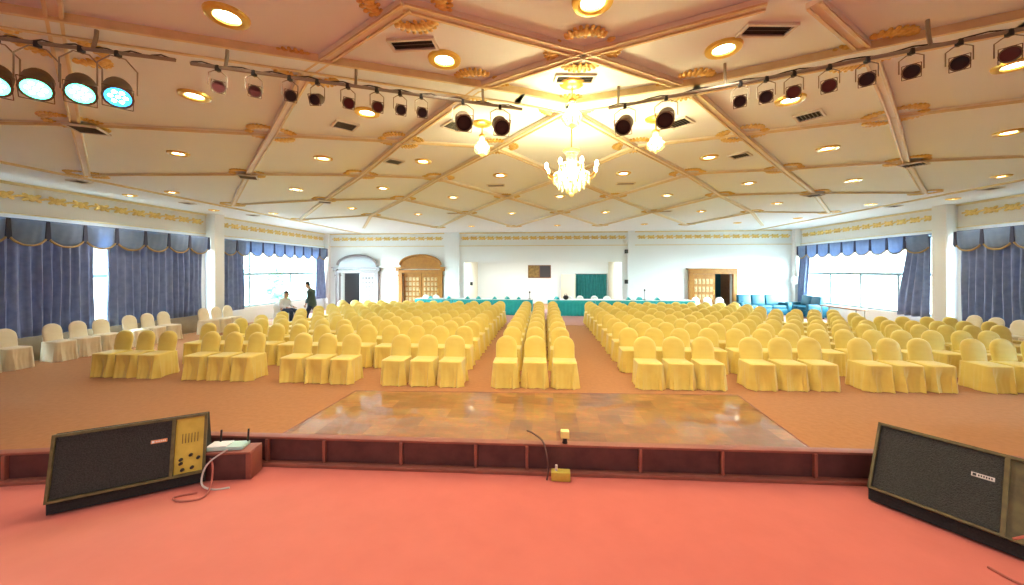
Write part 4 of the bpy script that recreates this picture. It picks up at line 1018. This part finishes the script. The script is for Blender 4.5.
for i, (x, g) in enumerate(((-4.14, 'ledgreen'), (-3.91, 'ledgreen'), (-3.66, 'ledgreen'), (-3.44, 'ledblue'))):
    r = stage_lamp(x, on_outer(x), (1.1, -.85, -1.3), 1.55, None, 'lit %s stage lamp on the left rail, %s counting from the wall' % ('blue' if g == 'ledblue' else 'green', ORD[i + 1]), M[g], .31)
    c = Vector((0, 0, -.31)); a = Vector((1.1, -.85, -1.3)).normalized(); T = Matrix.Translation(c) @ a.to_track_quat('Z', 'Y').to_matrix().to_4x4()
    b = MB()
    for k in range(7):
        an = k * PI / 3; q = 0 if k == 6 else .042
        b.blob(T @ Vector((q * math.cos(an), q * math.sin(an), .106)), (.016, .016, .012), 0, 0, 8, 5)
    b.build('lamp_cells', M['ledwhite'], r)
    Lt = bpy.data.lights.new('coloured_beam', 'SPOT'); Lt.energy = 25; Lt.color = (.2, .6, 1) if g == 'ledblue' else (.2, 1, .6); Lt.spot_size = R(50); Lt.shadow_soft_size = .08
    lo = bpy.data.objects.new('coloured_beam', Lt); COL.objects.link(lo); lo.parent = r; lo.location = c + a * .2; lo.rotation_euler = (-a).to_track_quat('Z', 'Y').to_euler()

# ------------------------------------------------------------------ chandeliers
def chandelier(x, y, zb, R0, H, label, arms, rod):
    r = thing('chandelier', label, 'chandelier', (x, y, ZC), 0, None)
    MB().lathe([(.0, -.05), (.05, -.05), (.10, -.03), (.13, -.015), (.14, 0)], 20).build('ceiling_rose', M['brass'], r)
    MB().tube([(0, 0, -.03), (0, 0, -rod)], .008, 6).build('rod', M['brass'], r)
    MB().lathe([(.0, -rod), (R0 * .22, -rod - .01), (R0 * .34, -rod - .03), (R0 * .30, -rod - .045), (.0, -rod - .05)], 18).build('crown', M['brass'], r)
    z0 = -rod - .05
    b = MB()
    tiers = [(R0 * .30, z0 - H * .02, H * .40), (R0 * .58, z0 - H * .30, H * .32), (R0 * .86, z0 - H * .52, H * .26), (R0 * .62, z0 - H * .66, H * .24), (R0 * .34, z0 - H * .78, H * .2)]
    for rr, zt, hh in tiers:
        n = max(8, int(rr / .028))
        for k in range(n):
            a = 2 * PI * k / n; cx, cy = rr * math.cos(a), rr * math.sin(a)
            b.lathe([(.001, zt), (.010 + R0 * .012, zt - hh * .3), (.012 + R0 * .014, zt - hh * .75), (.001, zt - hh)], 6, (cx * (.55 if rr < R0 * .4 else .8), cy * (.55 if rr < R0 * .4 else .8), 0))
    for rr, zt, hh in tiers: b.lathe([(rr * .82, zt + .005), (rr * .84, zt - .006), (rr * .82, zt - .016)], 20)
    b.blob((0, 0, z0 - H), (R0 * .1, R0 * .1, R0 * .1), 0)
    b.build('crystal_drops', M['crystal'], r)
    nb = 6 if R0 < .2 else 10
    for k in range(nb):
        a = 2 * PI * k / nb; MB().blob((R0 * .42 * math.cos(a), R0 * .42 * math.sin(a), z0 - H * .55), (.02 + R0 * .03, .02 + R0 * .03, .03 + R0 * .05), 0).build('bulb', M['bulb'], r)
    MB().blob((0, 0, z0 - H * .25), (.03, .03, .05), 0).build('bulb', M['bulb'], r)
    if arms:
        for k in range(arms):
            a = 2 * PI * k / arms + .3; ca, sa = math.cos(a), math.sin(a)
            ar = MB().tube([(R0 * .3 * ca, R0 * .3 * sa, z0 - H * .5), (R0 * .8 * ca, R0 * .8 * sa, z0 - H * .62), (R0 * 1.02 * ca, R0 * 1.02 * sa, z0 - H * .52), (R0 * 1.04 * ca, R0 * 1.04 * sa, z0 - H * .44)], .009, 6).build('arm', M['brass'], r)
            MB().blob((R0 * 1.04 * ca, R0 * 1.04 * sa, z0 - H * .36), (.022, .022, .045), 0).build('candle_bulb', M['bulb'], ar)
    L = bpy.data.lights.new('chandelier_light', 'POINT'); L.energy = 130 if R0 > .2 else 24; L.color = (1, .86, .42); L.shadow_soft_size = R0 * .7
    lo = bpy.data.objects.new('chandelier_light', L); COL.objects.link(lo); lo.parent = r; lo.location = (0, 0, z0 - H * .5)
chandelier(.30, 3.95, 0, .14, .27, 'small crystal chandelier nearest the stage, hanging over the centre', 0, .16)
chandelier(-.84, 4.92, 0, .14, .26, 'small crystal chandelier left of the big one, by the left drum lamps', 0, .14)
chandelier(1.47, 4.97, 0, .15, .26, 'small crystal chandelier right of the big one, by the right drum lamps', 0, .14)
chandelier(.36, 4.85, 0, .33, .56, 'large crystal chandelier with candle arms at the ceiling centre', 8, .40)

# ------------------------------------------------------------------ daylight, camera
w = bpy.data.worlds.new('daylight'); S.world = w; w.use_nodes = True
bg = w.node_tree.nodes['Background']; bg.inputs['Color'].default_value = (.72, .93, 1.0, 1); bg.inputs['Strength'].default_value = 5.0
# soft daylight falling in through the windows of both side walls
for nm, d in (('daylight_from_left', (1, .55, -.38)), ('daylight_from_right', (-1, .75, -.36))):
    L = bpy.data.lights.new(nm, 'SUN'); L.energy = 62; L.angle = R(75); L.color = (.76, .94, 1)
    o = bpy.data.objects.new(nm, L); COL.objects.link(o); o.rotation_euler = Vector(d).to_track_quat('-Z', 'Y').to_euler(); o.location = (-d[0] * 20, 5, 9)
# added unseen fill lights over the stage, behind the camera, to brighten it
for x in (-3.0, 0, 3.0):
    L = bpy.data.lights.new('stage_fill_light', 'AREA'); L.shape = 'RECTANGLE'; L.size = 1.6; L.size_y = .5; L.energy = 38; L.color = (.95, .97, 1)
    o = bpy.data.objects.new('stage_fill_light', L); COL.objects.link(o); o.location = (x, -1.6, ZC - .06)

cam = bpy.data.cameras.new('camera'); co = bpy.data.objects.new('camera', cam); COL.objects.link(co); S.camera = co
F = 365.0; PITCH = 0.0
cam.sensor_fit = 'HORIZONTAL'; cam.sensor_width = 36; cam.lens = 36 * F / 1024; cam.clip_start = .05; cam.clip_end = 300
co.location = (0, 0, 2.15)
co.rotation_euler = (PI / 2 - PITCH, 0, math.atan(32 / F))
# level camera; the horizon stands 22.5 px above the frame's middle by lens shift
cam.shift_y = -(22.5 - F * math.tan(PITCH)) / 1024

v = S.view_settings
v.view_transform = 'Standard'; v.look = 'None'; v.gamma = 1; v.use_curve_mapping = False; v.exposure = 0.6
S.cycles.max_bounces = 8; S.cycles.diffuse_bounces = 4; S.cycles.glossy_bounces = 3; S.cycles.sample_clamp_indirect = 6
S.cycles.use_denoising = True
